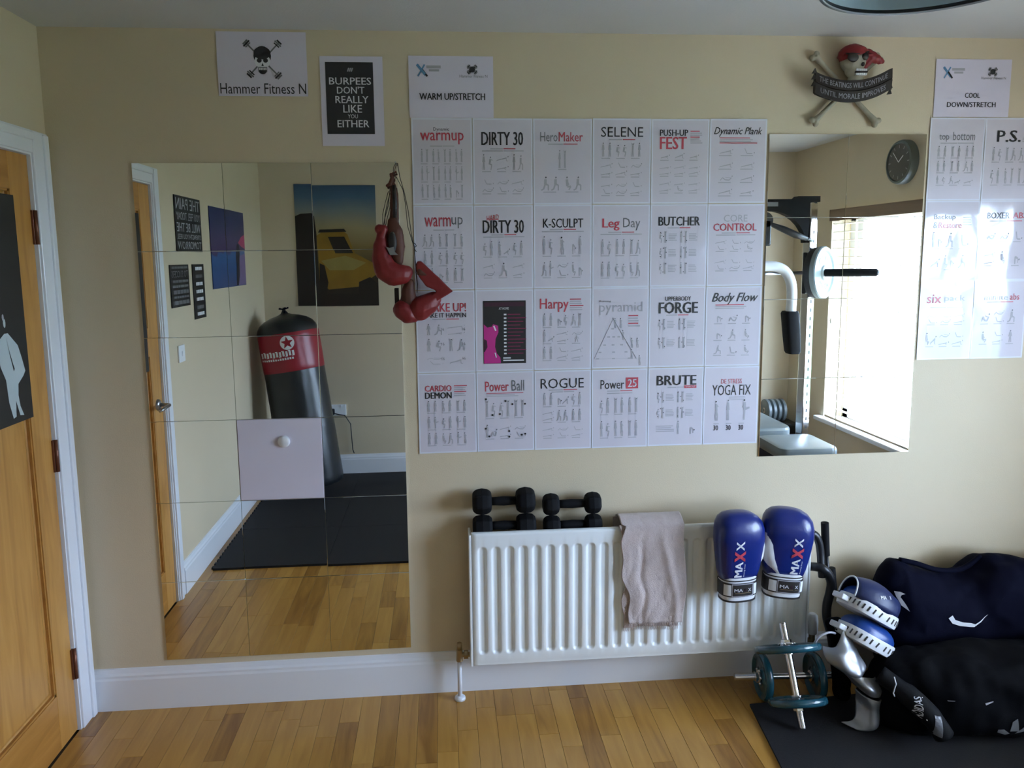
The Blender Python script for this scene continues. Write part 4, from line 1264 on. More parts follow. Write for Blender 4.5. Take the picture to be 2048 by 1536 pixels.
def R2(x0, x1, y0, y1): return [(x0, y0), (x1, y0), (x1, y1), (x0, y1)], [(0, 1, 2, 3)]

# ================================================================== BLUE BOXING GLOVES
def boxing_glove(label, cx, ztop, lean, thumb, ang, to, ty, tr):
    t = thing('boxing_glove', label, 'boxing glove', (cx, -.165, ztop-.325), 'blue boxing gloves on the radiator')
    Z = lambda a: ztop-.325+a
    R = Matrix.Translation((cx, -.177, Z(.16))) @ Matrix.Rotation(lean, 4, 'Y') @ Matrix.Rotation(ang, 4, 'Z') @ Matrix.Translation((-cx, .177, -Z(.16)))
    y = -.180
    fist = G(); fist.loft([(Z(.078), cx, y, .050, .030), (Z(.084), cx, y, .070, .042), (Z(.11), cx, y-.001, .077, .047), (Z(.15), cx, y-.003, .083, .052), (Z(.19), cx, y-.004, .088, .056), (Z(.23), cx, y-.004, .092, .060), (Z(.262), cx, y-.003, .090, .060), (Z(.287), cx-.002, y-.001, .085, .056), (Z(.306), cx-.005, y+.001, .073, .048), (Z(.318), cx-.008, y+.003, .055, .036), (Z(.324), cx-.010, y+.004, .034, .022), (Z(.3255), cx-.010, y+.004, .010, .007)], 40, 2.7)
    fist.xf(R)
    fo = fist.mk('fist', m_blue, t, True)
    g = G(); s = thumb
    g.loft([(Z(.085), cx+s*(to-.040), y+ty, tr*.7, .030), (Z(.12), cx+s*(to-.022), y+ty, tr*.95, .036), (Z(.16), cx+s*(to-.006), y+ty, tr, .040), (Z(.20), cx+s*to, y+ty, tr, .042), (Z(.24), cx+s*(to-.002), y+ty+.002, tr*.92, .040), (Z(.265), cx+s*(to-.008), y+ty+.005, tr*.8, .034), (Z(.28), cx+s*(to-.012), y+ty+.008, tr*.4, .018)], 28, 2.2)
    g.xf(R); g.mk('thumb', m_wleath, t, True)
    # palm side hooked on the radiator's top edge
    g = G(); g.box(cx-.03, cx+.03, -.115, -.080, .6645, .690, bev=.008); g.mk('palm_hook', m_wleath, t, True)
    cuff = G(); cuff.loft([(Z(.004), cx, y, .064, .042), (Z(.03), cx, y, .066, .044), (Z(.06), cx, y, .067, .045), (Z(.092), cx, y, .069, .046)], 36, 2.6)
    cuff.xf(R); co = cuff.mk('cuff', m_wleath, t, True, angle=.8)
    for za, zb, e in ((.0, .006, .0665), (.079, .083, .0695)):
        g = G(); g.loft([(Z(za), cx, y, e, e*.665), (Z(zb), cx, y, e, e*.665)], 36, 2.6); g.xf(R); g.mk('piping', m_dkl, t, True, angle=.8)
    st = G(); st.loft([(Z(.022), cx, y, .0695, .0475), (Z(.073), cx, y, .0705, .0485)], 36, 2.6); st.xf(R)
    so = st.mk('wrist_strap', m_dkl, t, True, angle=.8)
    bv = bvh_of(st)
    O = (cx, -.4, Z(0)); U = (math.cos(lean), 0, -math.sin(lean)); V = (math.sin(lean), 0, math.cos(lean))
    O = Vector((cx, -.4, Z(.16)))-Vector(V)*.16
    D = (0, 1, 0)
    project('strap_facing', [R2(-.062, -.040, .027, .068)+(0,), R2(.046, .060, .027, .068)+(0,)], O, U, V, D, bv, .0012, [m_wleath], t, sub=2)['kind'] = 'stuff'
    project('badge', [R2(-.038, .044, .024, .072)+(0,), R2(-.033, .039, .029, .067)+(1,)][:1], O, U, V, D, bv, .0016, [m_lgrey], t, sub=3)
    project('badge_panel', [R2(-.035, .041, .027, .069)+(0,)], O, U, V, D, bv, .0022, [m_dkl], t, sub=3)
    project('badge_lettering', [T2('MA', -.030, .002, .043, .055, .04)+(0,), T2('X', .006, .016, .043, .055, .04)+(1,), T2('X', .022, .035, .043, .055, .04)+(0,), R2(-.028, .034, .037, .039)+(2,)], O, U, V, D, bv, .0034, [m_white, m_dpur, m_brass], t, sub=1)
    # lettering running up the back of the hand
    bf = bvh_of(fist)
    def up_text(s, a0, a1, w0, w1, b):
        V2, F = textgeo(s, b)
        return [(w1-(w1-w0)*yy, a0+(a1-a0)*xx) for xx, yy in V2], F
    off = -.016 if s > 0 else .016
    project('lettering', [up_text('MA', .096, .158, off-.015, off+.013, .06)+(0,), up_text('X', .158, .200, off-.020, off+.020, .10)+(1,), up_text('X', .202, .237, off-.016, off+.014, .05)+(0,)], O, U, V, D, bf, .0014, [m_white, m_red], t, sub=1)
    project('small_lettering', [up_text('Boxing Gear', .098, .15, off+.018, off+.024, .0)+(0,)], O, U, V, D, bf, .0014, [m_white], t)
    if s < 0:
        pass
boxing_glove('blue and white boxing glove hanging on the radiator, nearer the towel', 2.366, .734, 0.0, 1, .12, .064, -.002, .037)
boxing_glove('blue and white boxing glove hanging on the radiator, at its right end', 2.543, .738, 0.06, -1, -.20, .060, -.012, .037)

# ================================================================== OLD RED GLOVES ON A NAIL
def cap(g, a, b, ra, rb, n=5):
    a, b = Vector(a), Vector(b)
    for k in range(n+1):
        q = k/n
        r = ra+(rb-ra)*q
        g.sph(a.lerp(b, q), r if not isinstance(r, tuple) else r, nu=12, nv=8)
def chain(pts, rad, y=1.0):
    g = G()
    for (p, r), (q, r2) in zip(zip(pts[:-1], rad[:-1]), zip(pts[1:], rad[1:])):
        p, q = Vector(p), Vector(q)
        n = max(2, int((q-p).length/.006))
        for k in range(n+1):
            a = k/n; rr = r+(r2-r)*a
            g.sph(p.lerp(q, a), (rr, rr*y, rr), nu=10, nv=7)
    return g
t = thing('old_boxing_glove', 'worn red leather boxing glove hanging by laces, upper of the old pair', 'boxing glove', (1.15, -.03, 1.54), 'old red gloves hanging between mirror and sheets')
g = chain([(1.104, -.052, 1.752), (1.120, -.052, 1.750), (1.112, -.052, 1.728)], [.016, .017, .018]); 
g2 = chain([(1.112, -.052, 1.728), (1.108, -.055, 1.690), (1.111, -.06, 1.648), (1.124, -.06, 1.612), (1.150, -.06, 1.594), (1.178, -.058, 1.594), (1.196, -.055, 1.602)], [.016, .027, .035, .041, .041, .035, .024], .85); g.add(g2.V, g2.F)
g = remesh(g, .0035, 3, .0015, 30); g.mk('mitt', m_redl, t, True)
g = chain([(1.150, -.045, 1.775), (1.158, -.048, 1.74), (1.163, -.048, 1.69), (1.168, -.05, 1.64)], [.018, .030, .030, .018], .6)
g = remesh(g, .004, 3, .001, 30); g.mk('palm_lining', m_brownl, t, True)
g = G(); g.sph((1.150, -.068, 1.705), (.016, .008, .038)); g.sph((1.146, -.070, 1.672), (.015, .008, .012))
g = remesh(g, .003, 2); g.mk('grip_opening', m_dkl, t, True)
g = G(); g.prism([(1.129, 1.690), (1.142, 1.662), (1.169, 1.662), (1.158, 1.672), (1.155, 1.690), (1.140, 1.686)], lambda a, b, d: (a, -.0795+d, b), .002); g.mk('silver_patch', m_silver, t)
g = chain([(1.155, -.035, 1.905), (1.159, -.035, 1.86), (1.158, -.038, 1.80), (1.155, -.04, 1.775)], [.010, .016, .017, .018], .5)
g = remesh(g, .003, 2, .001, 40); g.mk('wrist_cuff', m_brownl, t, True)
g = G(); g.tube([(1.16, -.052, 1.90), (1.162, -.056, 1.84), (1.160, -.056, 1.79)], [.006, .008, .007], 8); g.mk('cuff_slit', m_dkl, t, True)
g = chain([(1.136, -.04, 1.900), (1.146, -.04, 1.905), (1.154, -.04, 1.925), (1.150, -.04, 1.938), (1.166, -.04, 1.945)], [.006, .007, .008, .006, .005], .6)
g = remesh(g, .002, 1, .001, 90); g.mk('lace_knot', m_brownl, t, True)
lg = G()
lg.tube([(1.166, -.02, 1.977), (1.160, -.04, 1.962), (1.159, -.045, 1.950), (1.163, -.045, 1.930)], .0012, 6)
lg.tube([(1.166, -.02, 1.977), (1.174, -.042, 1.975), (1.180, -.045, 1.93), (1.195, -.045, 1.873), (1.206, -.045, 1.814), (1.215, -.045, 1.733), (1.224, -.045, 1.690), (1.227, -.050, 1.640)], .0013, 6)
lg.tube([(1.168, -.045, 1.93), (1.19, -.047, 1.885), (1.197, -.047, 1.84), (1.203, -.047, 1.76), (1.220, -.047, 1.70)], .0013, 6)
lg.tube([(1.140, -.045, 1.88), (1.128, -.05, 1.84), (1.119, -.055, 1.802), (1.118, -.055, 1.765)], .0013, 6)
lg.tube([(1.146, -.045, 1.89), (1.138, -.05, 1.83), (1.126, -.055, 1.79), (1.120, -.055, 1.76)], .0014, 6)
lg.tube([(1.219, -.047, 1.705), (1.228, -.05, 1.70), (1.232, -.05, 1.692), (1.226, -.05, 1.688)], .0013, 6)
lg.tube([(1.221, -.047, 1.70), (1.226, -.05, 1.68), (1.231, -.05, 1.672)], .0013, 6)
lg.mk('laces', m_lace, t, True)
t = thing('nail', 'small nail in the wall carrying the old red gloves', 'nail', (1.166, 0, 1.977))
g = G(); g.tube([(1.166, 0, 1.9765), (1.166, -.036, 1.979)], .0012, 8); g.mk('shank', m_steel, t)
g = G(); g.tube([(1.166, -.036, 1.979), (1.166, -.0375, 1.979)], .003, 10); g.mk('nail_head', m_steel, t)

t = thing('old_boxing_glove', 'worn red leather boxing glove, lower of the old pair, pointing right', 'boxing glove', (1.22, -.03, 1.42), 'old red gloves hanging between mirror and sheets')
g = chain([(1.188, -.045, 1.468), (1.178, -.055, 1.470), (1.196, -.055, 1.455)], [.030, .035, .034])
g2 = chain([(1.196, -.055, 1.455), (1.215, -.055, 1.448)], [.034, .024]); g.add(g2.V, g2.F)
g = remesh(g, .0035, 3, .0015, 30); g.mk('mitt', m_redl, t, True)
g = chain([(1.218, -.050, 1.464), (1.240, -.052, 1.474), (1.266, -.05, 1.488), (1.290, -.048, 1.508)], [.036, .044, .038, .026], .9)
g = remesh(g, .0035, 3, .0015, 30); g.mk('finger_part', m_redl, t, True)
g = chain([(1.206, -.048, 1.470), (1.200, -.050, 1.500), (1.199, -.048, 1.535), (1.205, -.046, 1.56)], [.028, .030, .024, .018], .8)
g2 = chain([(1.21, -.052, 1.49), (1.245, -.055, 1.502), (1.275, -.052, 1.512)], [.018, .019, .016], .8); g.add(g2.V, g2.F)
g = remesh(g, .0035, 3, .0015, 30); g.mk('palm_lining', m_brownl, t, True)
g = G()
P = [(1.232, 1.640), (1.246, 1.641), (1.262, 1.625), (1.300, 1.588), (1.356, 1.533), (1.322, 1.513), (1.292, 1.495), (1.272, 1.515), (1.300, 1.535), (1.262, 1.552), (1.238, 1.585), (1.230, 1.612)]
g.prism(P, lambda a, b, d: (a, -.040-d, b), .030)
g = remesh(g, .0035, 6, .0012, 30); g.mk('wrist_cuff', m_redl, t, True)
g = chain([(1.235, -.062, 1.625), (1.243, -.066, 1.600), (1.262, -.066, 1.592)], [.010, .013, .008], .6)
g = remesh(g, .003, 2); g.mk('cuff_lining', m_brownl, t, True)
g = G(); g.tube([(1.227, -.050, 1.640), (1.228, -.055, 1.60), (1.232, -.06, 1.56), (1.230, -.06, 1.53)], [.0015, .002, .002, .0015], 6); g.mk('laces', m_lace, t, True)
g = G(); g.box(1.149, 1.163, -.022, -.018, 1.478, 1.545, bev=.001); g.mk('loose_strap', m_dkl, t)

# ================================================================== SKULL PLAQUE
t = thing('skull_plaque', 'resin skull and crossbones plaque with red bandana and dark banner', 'plaque', (2.785, -.02, 2.11))
def bone(p, q):
    p, q = Vector(p), Vector(q); d = (q-p).normalized(); n = Vector((-d.z, 0, d.x))
    g = G(); g.tube([p, p+(q-p)*.12, p+(q-p)*.5, p+(q-p)*.88, q], [.013, .009, .008, .009, .013], 12)
    for e, s in ((p, -1), (q, 1)):
        g.sph(e+n*.010+d*s*.003, .011, nu=10, nv=8); g.sph(e-n*.010+d*s*.003, .011, nu=10, nv=8)
    g = remesh(g, .0028, 2)
    g.mk('bone', m_bone, t, True)
bone((2.663, -.018, 2.348), (2.902, -.018, 2.122))
bone((2.898, -.018, 2.345), (2.670, -.018, 2.124))
g = G()
g.sph((2.790, -.045, 2.325), (.045, .036, .042)); g.sph((2.795, -.05, 2.290), (.036, .028, .022)); g.sph((2.800, -.048, 2.262), (.028, .024, .020))
g.box(2.778, 2.826, -.062, -.04, 2.250, 2.275, bev=.006)
g = remesh(g, .003, 3); sk = g; g.mk('skull', m_bone, t, True)
g = G()
for (x, z, rx, rz) in ((2.772, 2.327, .015, .013), (2.815, 2.335, .012, .013), (2.808, 2.308, .006, .007)): g.sph((x, -.079, z), (rx, .008, rz), nu=12, nv=8)
g.box(2.782, 2.826, -.080, -.070, 2.280, 2.285)
g.mk('eye_sockets', m_dkl, t, True)
g = G()
for k in range(6): g.box(2.784+k*.007, 2.790+k*.007, -.0790, -.068, 2.272, 2.279, bev=.001); 
for k in range(6): g.box(2.785+k*.0068, 2.7905+k*.0068, -.0785, -.068, 2.286, 2.294, bev=.001)
g.mk('teeth', m_wleath, t)
g = G(); g.sph((2.790, -.045, 2.345), (.054, .040, .040)); g.box(2.740, 2.850, -.075, -.02, 2.338, 2.348, bev=.004)
for q in ((2.845, -.045, 2.35, .018), (2.858, -.045, 2.342, .020), (2.874, -.045, 2.335, .016), (2.890, -.042, 2.330, .012), (2.902, -.040, 2.327, .008), (2.846, -.04, 2.325, .016), (2.838, -.038, 2.312, .012)): g.sph(q[:3], q[3], nu=10, nv=8)
# keep only the cloth above the brow
g = remesh(g, .003, 3, .002, 40)
bm = bmesh.new(); vs = [bm.verts.new(v) for v in g.V]
for f in g.F: bm.faces.new([vs[i] for i in f])
bmesh.ops.bisect_plane(bm, geom=bm.verts[:]+bm.edges[:]+bm.faces[:], plane_co=(2.79, -.07, 2.338), plane_no=(-.28, .05, 1), clear_inner=False)
kill = [f for f in bm.faces if (f.calc_center_median()-Vector((2.79, -.07, 2.338))).dot(Vector((-.28, 0, 1))) < 0 and f.calc_center_median().x < 2.832]
bmesh.ops.delete(bm, geom=kill, context='FACES')
bm.verts.index_update(); g = G(); g.add([v.co.copy() for v in bm.verts], [tuple(v.index for v in f.verts) for f in bm.faces]); bm.free()
g.mk('bandana', m_bandana, t, True)
g = G(); g.sph((2.768, -.083, 2.330), (.021, .006, .015), nu=14, nv=8); g.tube([(2.745, -.078, 2.343), (2.79, -.082, 2.343), (2.83, -.074, 2.352)], .003, 6); g.mk('eye_patch', m_dkl, t, True)
# banner: two curved dark boards with ragged ends
def arc(u): return 2.238+.034*((u-.5)*2)**2-.004*(u-.5)*0
g = G(); n = 24; V = []
for i in range(n+1):
    u = i/n; x = 2.640+.282*u; z = 2.218+.040*((u-.46)*2)**2
    yy = -.058-.012*math.sin(PI*u)
    rag = .006*(-1)**i if i in (0, n) else 0
    for (dz, dy) in ((-.036, 0), (-.038, -.004), (-.002, -.006), (.000, -.003), (.002, -.006), (.036, -.004), (.034, 0), (.034, .012), (-.036, .012)): V.append((x+rag, yy+dy, z+dz))
m_ = 9
F = [(i*m_+k, i*m_+(k+1) % m_, (i+1)*m_+(k+1) % m_, (i+1)*m_+k) for i in range(n) for k in range(m_)]+[tuple(range(m_)), tuple(range(n*m_+m_-1, n*m_-1, -1))]
g.add(V, F)
for (x, z) in ((2.640, 2.268), (2.640, 2.245), (2.922, 2.262), (2.924, 2.238), (2.922, 2.218), (2.642, 2.288)): 
    g.add([(x-.008, -.055, z-.008), (x+.008, -.055, z-.006), (x+.002, -.055, z+.010), (x-.008, -.062, z-.008), (x+.008, -.062, z-.006), (x+.002, -.062, z+.010)], [(0, 1, 2), (5, 4, 3), (0, 3, 4, 1), (1, 4, 5, 2), (2, 5, 3, 0)])
g.mk('banner', m_banner, t)
def bend(s, u0, u1, dz0, dz1):
    V, F = textgeo(s, .02); P = []
    for x, y in V:
        u = u0+(u1-u0)*x; z = 2.218+.040*((u-.46)*2)**2
        P.append((2.640+.282*u, -.058-.012*math.sin(PI*u)-.0072, z+dz0+(dz1-dz0)*y))
    return P, F
g = G()
g.add(*bend('THE BEATINGS WILL CONTINUE', .06, .95, .009, .027)); g.add(*bend('UNTIL MORALE IMPROVES', .08, .93, -.028, -.010))
g.mk('lettering', m_lgrey, t)

# ================================================================== FLOOR MATS
def zig(p, q, n, amp):
    """interlocking edge points from p to q"""
    p, q = Vector(p), Vector(q); d = (q-p); nrm = Vector((-d.y, d.x)).normalized(); out = []
    for k in range(n):
        for a, o in ((.0, 0), (.3, 0), (.22, 1), (.78, 1), (.70, 0)):
            out.append(p+d*((k+a)/n)+nrm*amp*o)
    return out
def foam(label, x0, y0, w, l, left=False, z=.012):
    t = None
    pts = []
    # counter-clockwise from the near-left corner, left edge toothed when exposed
    c = [Vector((x0, y0)), Vector((x0+w, y0)), Vector((x0+w, y0-l)), Vector((x0, y0-l))]
    poly = [c[0], c[3]]
    e = [c[0]]
    if left: e = [v for v in zig(c[0], c[3], int(l/.045), -.010)]
    poly = e+[c[3], c[2], c[1]]
    g = G(); g.prism([(v.x, v.y) for v in poly], lambda a, b, d: (a, b, d), z)
    o = g.mk('foam_mat', m_mat, None, base=(x0+w/2, y0-l/2, 0))
    tag(o, label, 'mat', 'black foam mats across the rear floor')
for j in range(3):
    for i in range(4):
        rn = ('nearest', 'middle', 'rear')[j]; cn = ('along the left skirting board', 'second from the left wall', 'third from the left wall', 'fourth from the left wall')[i]
        foam('black foam floor mat in the %s row, %s' % (rn, cn), .062+i*.6, -1.238-j*.572, .598, .570, i == 0)
t = thing('rubber_mat', 'black rubber exercise mat on the floor under the bags at the right', 'mat', (3.2, -.7, 0))
g = G()
g.prism([(2.414, -.215), (4.03, -.13), (4.03, -1.225), (2.47, -1.225), (2.36, -.70)][::-1], lambda a, b, d: (a, b, .001+d), .008)
g.mk('mat_body', m_mat, t)

# ================================================================== CHROME DUMBBELLS WITH TEAL PLATES
def plate(g, c, ax, r, th):
    g.lathe([(.014, -th*.35), (r*.30, -th*.35), (r*.34, -th*.22), (r*.78, -th*.22), (r*.84, -th*.45), (r*.93, -th*.5), (r*.985, -th*.32), (r, 0), (r*.985, th*.32), (r*.93, th*.5), (r*.84, th*.45), (r*.78, th*.22), (r*.34, th*.22), (r*.30, th*.35), (.014, th*.35), (.014, -th*.35)], c, ax, 48)
def adj(label, a, b, ta, tb, ra, rb):
    a, b = Vector(a), Vector(b); ax = (b-a).normalized(); L_ = (b-a).length
    t = thing('plate_dumbbell', label, 'dumbbell', tuple(a.lerp(b, .5)), 'chrome dumbbells with teal plates')
    g = G(); g.tube([a, b], .0125, 16); bo = g.mk('bar', m_chrome, t, True, angle=.8)
    g = G()
    for (s0, s1) in ((0, ta-.03), (tb+.03, 1)):
        n = int((s1-s0)*L_/.0035)
        for k in range(n): 
            c = a+(b-a)*(s0+(s1-s0)*(k+.5)/n); g.lathe([(.0125, -.0013), (.0140, 0), (.0125, .0013)], c, ax, 14)
    o = g.mk('screw_thread', m_chrome, bo, True, angle=.3); o['kind'] = 'stuff'
    for tt, r in ((ta, ra), (tb, rb)):
        g = G(); plate(g, a.lerp(b, tt), ax, r, .026); g.mk('weight_plate', m_teal, t, True, angle=.9)
    for tt, sg in ((ta, -1), (tb, 1)):
        c = a.lerp(b, tt)+ax*sg*.011
        g = G(); g.lathe([(.013, 0), (.026, 0), (.026, .006), (.019, .009), (.019, .018), (.013, .018)], c, ax*sg, 6)
        u = ax.orthogonal().normalized(); w = ax.cross(u)
        for k in range(6):
            q = k*PI/3; g.sph(c+ax*sg*.004+(u*math.cos(q)+w*math.sin(q))*.026, .0055, nu=8, nv=6)
        g.mk('spin_collar', m_chrome, t, True, angle=.6)
        g = G(); g.lathe([(.0125, 0), (.020, 0), (.020, .008), (.0125, .010)], a.lerp(b, tt)-ax*sg*.011, -ax*sg, 16); g.mk('inner_collar', m_chrome, t, True, angle=.6)
adj('chrome dumbbell with teal plates lying flat on the floor beneath the other', (2.374, -.165, .0875), (2.765, -.192, .0875), .27, .77, .086, .086)
adj('chrome dumbbell with teal plates standing on end, leaning on the lying one', (2.522, -.225, .324), (2.529, -.388, .022), .25, .755, .116, .100)

# ================================================================== BLACK EXERCISE FRAME AT THE RADIATOR END
t = thing('exercise_frame', 'black curved tubular exercise grip frame leaning by the radiator end', 'exercise frame', (2.74, -.08, 0))
def smooth_path(P, k=5):
    P = [Vector(p) for p in P]; out = []
    for i in range(len(P)-1):
        p0 = P[max(0, i-1)]; p1 = P[i]; p2 = P[i+1]; p3 = P[min(len(P)-1, i+2)]
        for j in range(k):
            u = j/k
            out.append(.5*((2*p1)+(-p0+p2)*u+(2*p0-5*p1+4*p2-p3)*u*u+(-p0+3*p1-3*p2+p3)*u**3))
    out.append(P[-1]); return out
g = G(); g.tube(smooth_path([(2.690, -.09, .604), (2.708, -.09, .590), (2.721, -.09, .560), (2.727, -.092, .52), (2.727, -.10, .48), (2.728, -.11, .435)]), .0145, 14); g.mk('upper_arm', m_black, t, True)
g = G(); g.tube([(2.750, -.07, .635), (2.760, -.07, .505)], .0145, 14); g.mk('foam_grip', m_neo, t, True, angle=.8)
g = G(); g.tube([(2.760, -.07, .51), (2.766, -.075, .46), (2.755, -.10, .42)], .008, 10); g.mk('grip_bar', m_black, t, True)
g = G(); g.tube(smooth_path([(2.704, -.06, .458), (2.704, -.10, .474), (2.722, -.12, .475), (2.746, -.12, .452), (2.758, -.12, .415), (2.755, -.12, .375), (2.746, -.12, .33), (2.745, -.125, .28), (2.765, -.13, .2), (2.785, -.13, .08), (2.80, -.13, .024)]), .0165, 14)
g.mk('lower_arm', m_black, t, True)
g = G(); g.tube([(2.774, -.09, .462), (2.784, -.09, .375)], .014, 14); g.mk('foam_grip', m_neo, t, True, angle=.8)

# ================================================================== BAGS
def text_on(name, parent, s, O, U, V, D, bv, w, h, m, bold=.02):
    return project(name, [T2(s, 0, w, 0, h, bold)+(0,)], O, U, V, D, bv, .002, [m], parent)
# navy holdall against the wall
t = thing('sports_bag', 'navy blue slumped sports bag against the wall with white tick marks', 'bag', (3.45, -.2, .01))
g = G()
g.loft([(x, cy_, cz_, ry, rz) for x, cy_, cz_, ry, rz in ((2.935, -.13, .27, .02, .05), (2.945, -.13, .27, .055, .12), (2.965, -.135, .27, .085, .19), (3.00, -.14, .27, .105, .235), (3.06, -.145, .258, .115, .228), (3.15, -.15, .242, .12, .212), (3.27, -.15, .238, .12, .212), (3.35, -.148, .262, .118, .238), (3.5, -.148, .258, .118, .235), (3.8, -.145, .25, .118, .228), (3.95, -.14, .24, .10, .2), (4.0, -.14, .24, .05, .12))], 40, 2.8, axis='x')
for q in ((3.00, -.14, .44, .07), (3.02, -.14, .47, .045), (3.37, -.14, .46, .055), (3.05, -.20, .20, .12), (3.30, -.19, .17, .10)): g.sph(q[:3], (q[3], min(q[3], .07), q[3]), nu=16, nv=10)
g = remesh(g, .008, 3, .030, 4.2, .55); nb = g
for v in g.V: v.y = max(min(v.y, -.012), -.272); v.z = max(v.z, .012)
g.mk('body', m_navy, t, True)
bv = bvh_of(g)
sw = [(-.075, .012), (-.060, .022), (-.050, .005), (-.02, -.006), (.012, -.010), (.028, -.016), (.060, .003), (.082, .016), (.050, -.008), (.025, -.026), (.012, -.025), (-.03, -.019), (-.06, -.008)]
project('white_tick', [(sw, [tuple(range(len(sw)))], 0)], (3.085, -1.2, .415), (1, 0, 0), (0, 0, 1), (.12, 1, -.1), bv, .003, [m_white], t, sub=2)
sw2 = [(-.014, .016), (0, .019), (.012, .016), (.002, .010), (-.002, .002), (.012, -.024), (.022, -.044), (-.002, -.026), (-.012, .0)]
project('white_tick', [(sw2, [tuple(range(len(sw2)))], 0)], (2.965, -1.0, .40), (1, 0, 0), (0, 0, 1), (0, 1, 0), bv, .003, [m_white], t, sub=2)
g = G(); g.tube(smooth_path([(3.01, -.14, .505), (3.07, -.15, .492), (3.16, -.15, .462), (3.26, -.14, .458), (3.34, -.13, .50)]), .010, 8); g.mk('handle', m_navy, t, True)
# black bag in front
t = thing('sports_bag', 'black sports bag lying on the mat in front of the navy bag', 'bag', (3.1, -.42, .009))
g = G()
g.loft([(2.775, -.33, .09, .03, .04), (2.79, -.335, .11, .065, .085), (2.84, -.35, .125, .085, .112), (2.93, -.38, .145, .10, .133), (3.05, -.41, .152, .115, .138), (3.2, -.42, .155, .122, .142), (3.45, -.42, .155, .122, .142), (3.65, -.41, .16, .115, .145), (3.72, -.41, .15, .09, .12), (3.74, -.40, .15, .04, .05)], 40, 3.0, axis='x')
g = remesh(g, .008, 3, .022, 5.5, .55)
for v in g.V: v.z = max(v.z, .0105); v.y = min(v.y, -.282)
bb = g
g.mk('body', m_blk, t, True); bv = bvh_of(g)
g = G()
cnt = []
P1 = [(2.79, -.40, .215), (2.85, -.46, .175), (2.90, -.515, .125), (2.935, -.535, .07)]
g.tube(smooth_path(P1), [.030]*5+[.036]*6+[.033]*5, 16)
for v in g.V: v.z = max(v.z, .012)
g.mk('strap_pad', m_neo, t, True); bs = bvh_of(g)
project('strap_band', [([(-.017, -.032), (.006, -.036), (.010, .028), (-.012, .034)], [(0, 1, 2, 3)], 0)], (2.905, -1.1, .115), (1, 0, 0), (0, 0, 1), (0, 1, 0), bs, .002, [m_grey], t, sub=3)
V2, F2 = textgeo('ADIDAS', .03)
project('strap_lettering', [([(.011-.022*b+(a-.5)*.008, -.030+.062*a) for a, b in V2], F2, 0), ([(.015, -.03), (.018, -.03), (.022, .03), (.019, .03)], [(0, 1, 2, 3)], 0)], (2.855, -1.1, .158), (1, 0, 0), (0, 0, 1), (0, 1, 0), bs, .002, [m_white], t)
g = G(); g.tube([(2.795, -.47, .245), (2.80, -.475, .222), (2.795, -.475, .205), (2.792, -.475, .19), (2.797, -.475, .178)], .002, 6); g.mk('white_cord', m_white, t, True)
project('badge', [([(0, 0), (.022, .003), (.021, .001), (.003, -.003)], [(0, 1, 2, 3)], 0), ([(.115, .0), (.145, .004), (.145, .001), (.118, -.007)], [(0, 1, 2, 3)], 0)], (2.90, -1.1, .175), (1, 0, 0), (0, 0, 1), (.1, 1, 0), bv, .003, [m_lgrey], t)
project('side_lettering', [([(0, 0), (.03, -.012), (.045, -.008), (.02, .012), (0, .012)], [(0, 1, 2, 3, 4)], 0), ([(.045, .0), (.075, .0), (.068, .045), (.05, .035)], [(0, 1, 2, 3)], 0), ([(.062, -.008), (.10, .004), (.14, .05), (.125, .052), (.09, .016)], [(0, 1, 2, 3, 4)], 0)], (3.055, -1.2, .082), (1, 0, 0), (0, 0, 1), (.1, 1, -.02), bv, .003, [m_grey], t, sub=2)

# silver folded fabric
t = thing('silver_wrap', 'crumpled silver coated fabric between the dumbbells and the black bag', 'fabric', (2.70, -.36, .02))
def sheetfold(name, rowsP, m=m_silver):
    # bilinear patch through rows of control points, subdivided
    nr, ncx = len(rowsP), len(rowsP[0]); k = 8
    R_ = [smooth_path([(x+.018, y, z) for x, y, z in r], k) for r in rowsP]
    C = []
    for i in range(len(R_[0])): C.append(smooth_path([R_[j][i] for j in range(nr)], k))
    V = []
    for j in range(len(C[0])):
        for i in range(len(C)): 
            p = C[i][j]; V.append(p+Vector((0, -.003, .002))*noise.noise(p*40))
    A = len(C); F = [(j*A+i, j*A+i+1, (j+1)*A+i+1, (j+1)*A+i) for j in range(len(C[0])-1) for i in range(A-1)]
    o = mk(name, V, F, m, t, True); so = o.modifiers.new('s', 'SOLIDIFY'); so.thickness = .004
    return o
sheetfold('upper_fold', [[(2.612, -.31, .275), (2.65, -.33, .280), (2.690, -.30, .335), (2.705, -.29, .32)],
                         [(2.606, -.33, .258), (2.65, -.365, .262), (2.700, -.345, .272), (2.735, -.33, .245)],
                         [(2.616, -.345, .238), (2.66, -.385, .222), (2.705, -.39, .212), (2.742, -.36, .222)],
                         [(2.640, -.33, .222), (2.67, -.37, .205), (2.705, -.38, .196), (2.735, -.36, .205)]])
sheetfold('middle_fold', [[(2.655, -.34, .214), (2.70, -.38, .200), (2.75, -.385, .190), (2.775, -.37, .188)],
                          [(2.68, -.36, .190), (2.72, -.41, .172), (2.76, -.41, .160), (2.787, -.39, .158)],
                          [(2.70, -.36, .165), (2.73, -.41, .146), (2.76, -.41, .136), (2.785, -.39, .135)]])
sheetfold('lower_fold', [[(2.712, -.36, .140), (2.73, -.40, .132), (2.765, -.41, .122), (2.785, -.39, .125)],
                         [(2.716, -.36, .10), (2.74, -.41, .092), (2.765, -.41, .085), (2.778, -.39, .09)],
                         [(2.70, -.38, .04), (2.73, -.42, .030), (2.76, -.42, .035), (2.768, -.40, .05)],
                         [(2.66, -.37, .022), (2.69, -.40, .018), (2.73, -.41, .018), (2.76, -.40, .02)]])
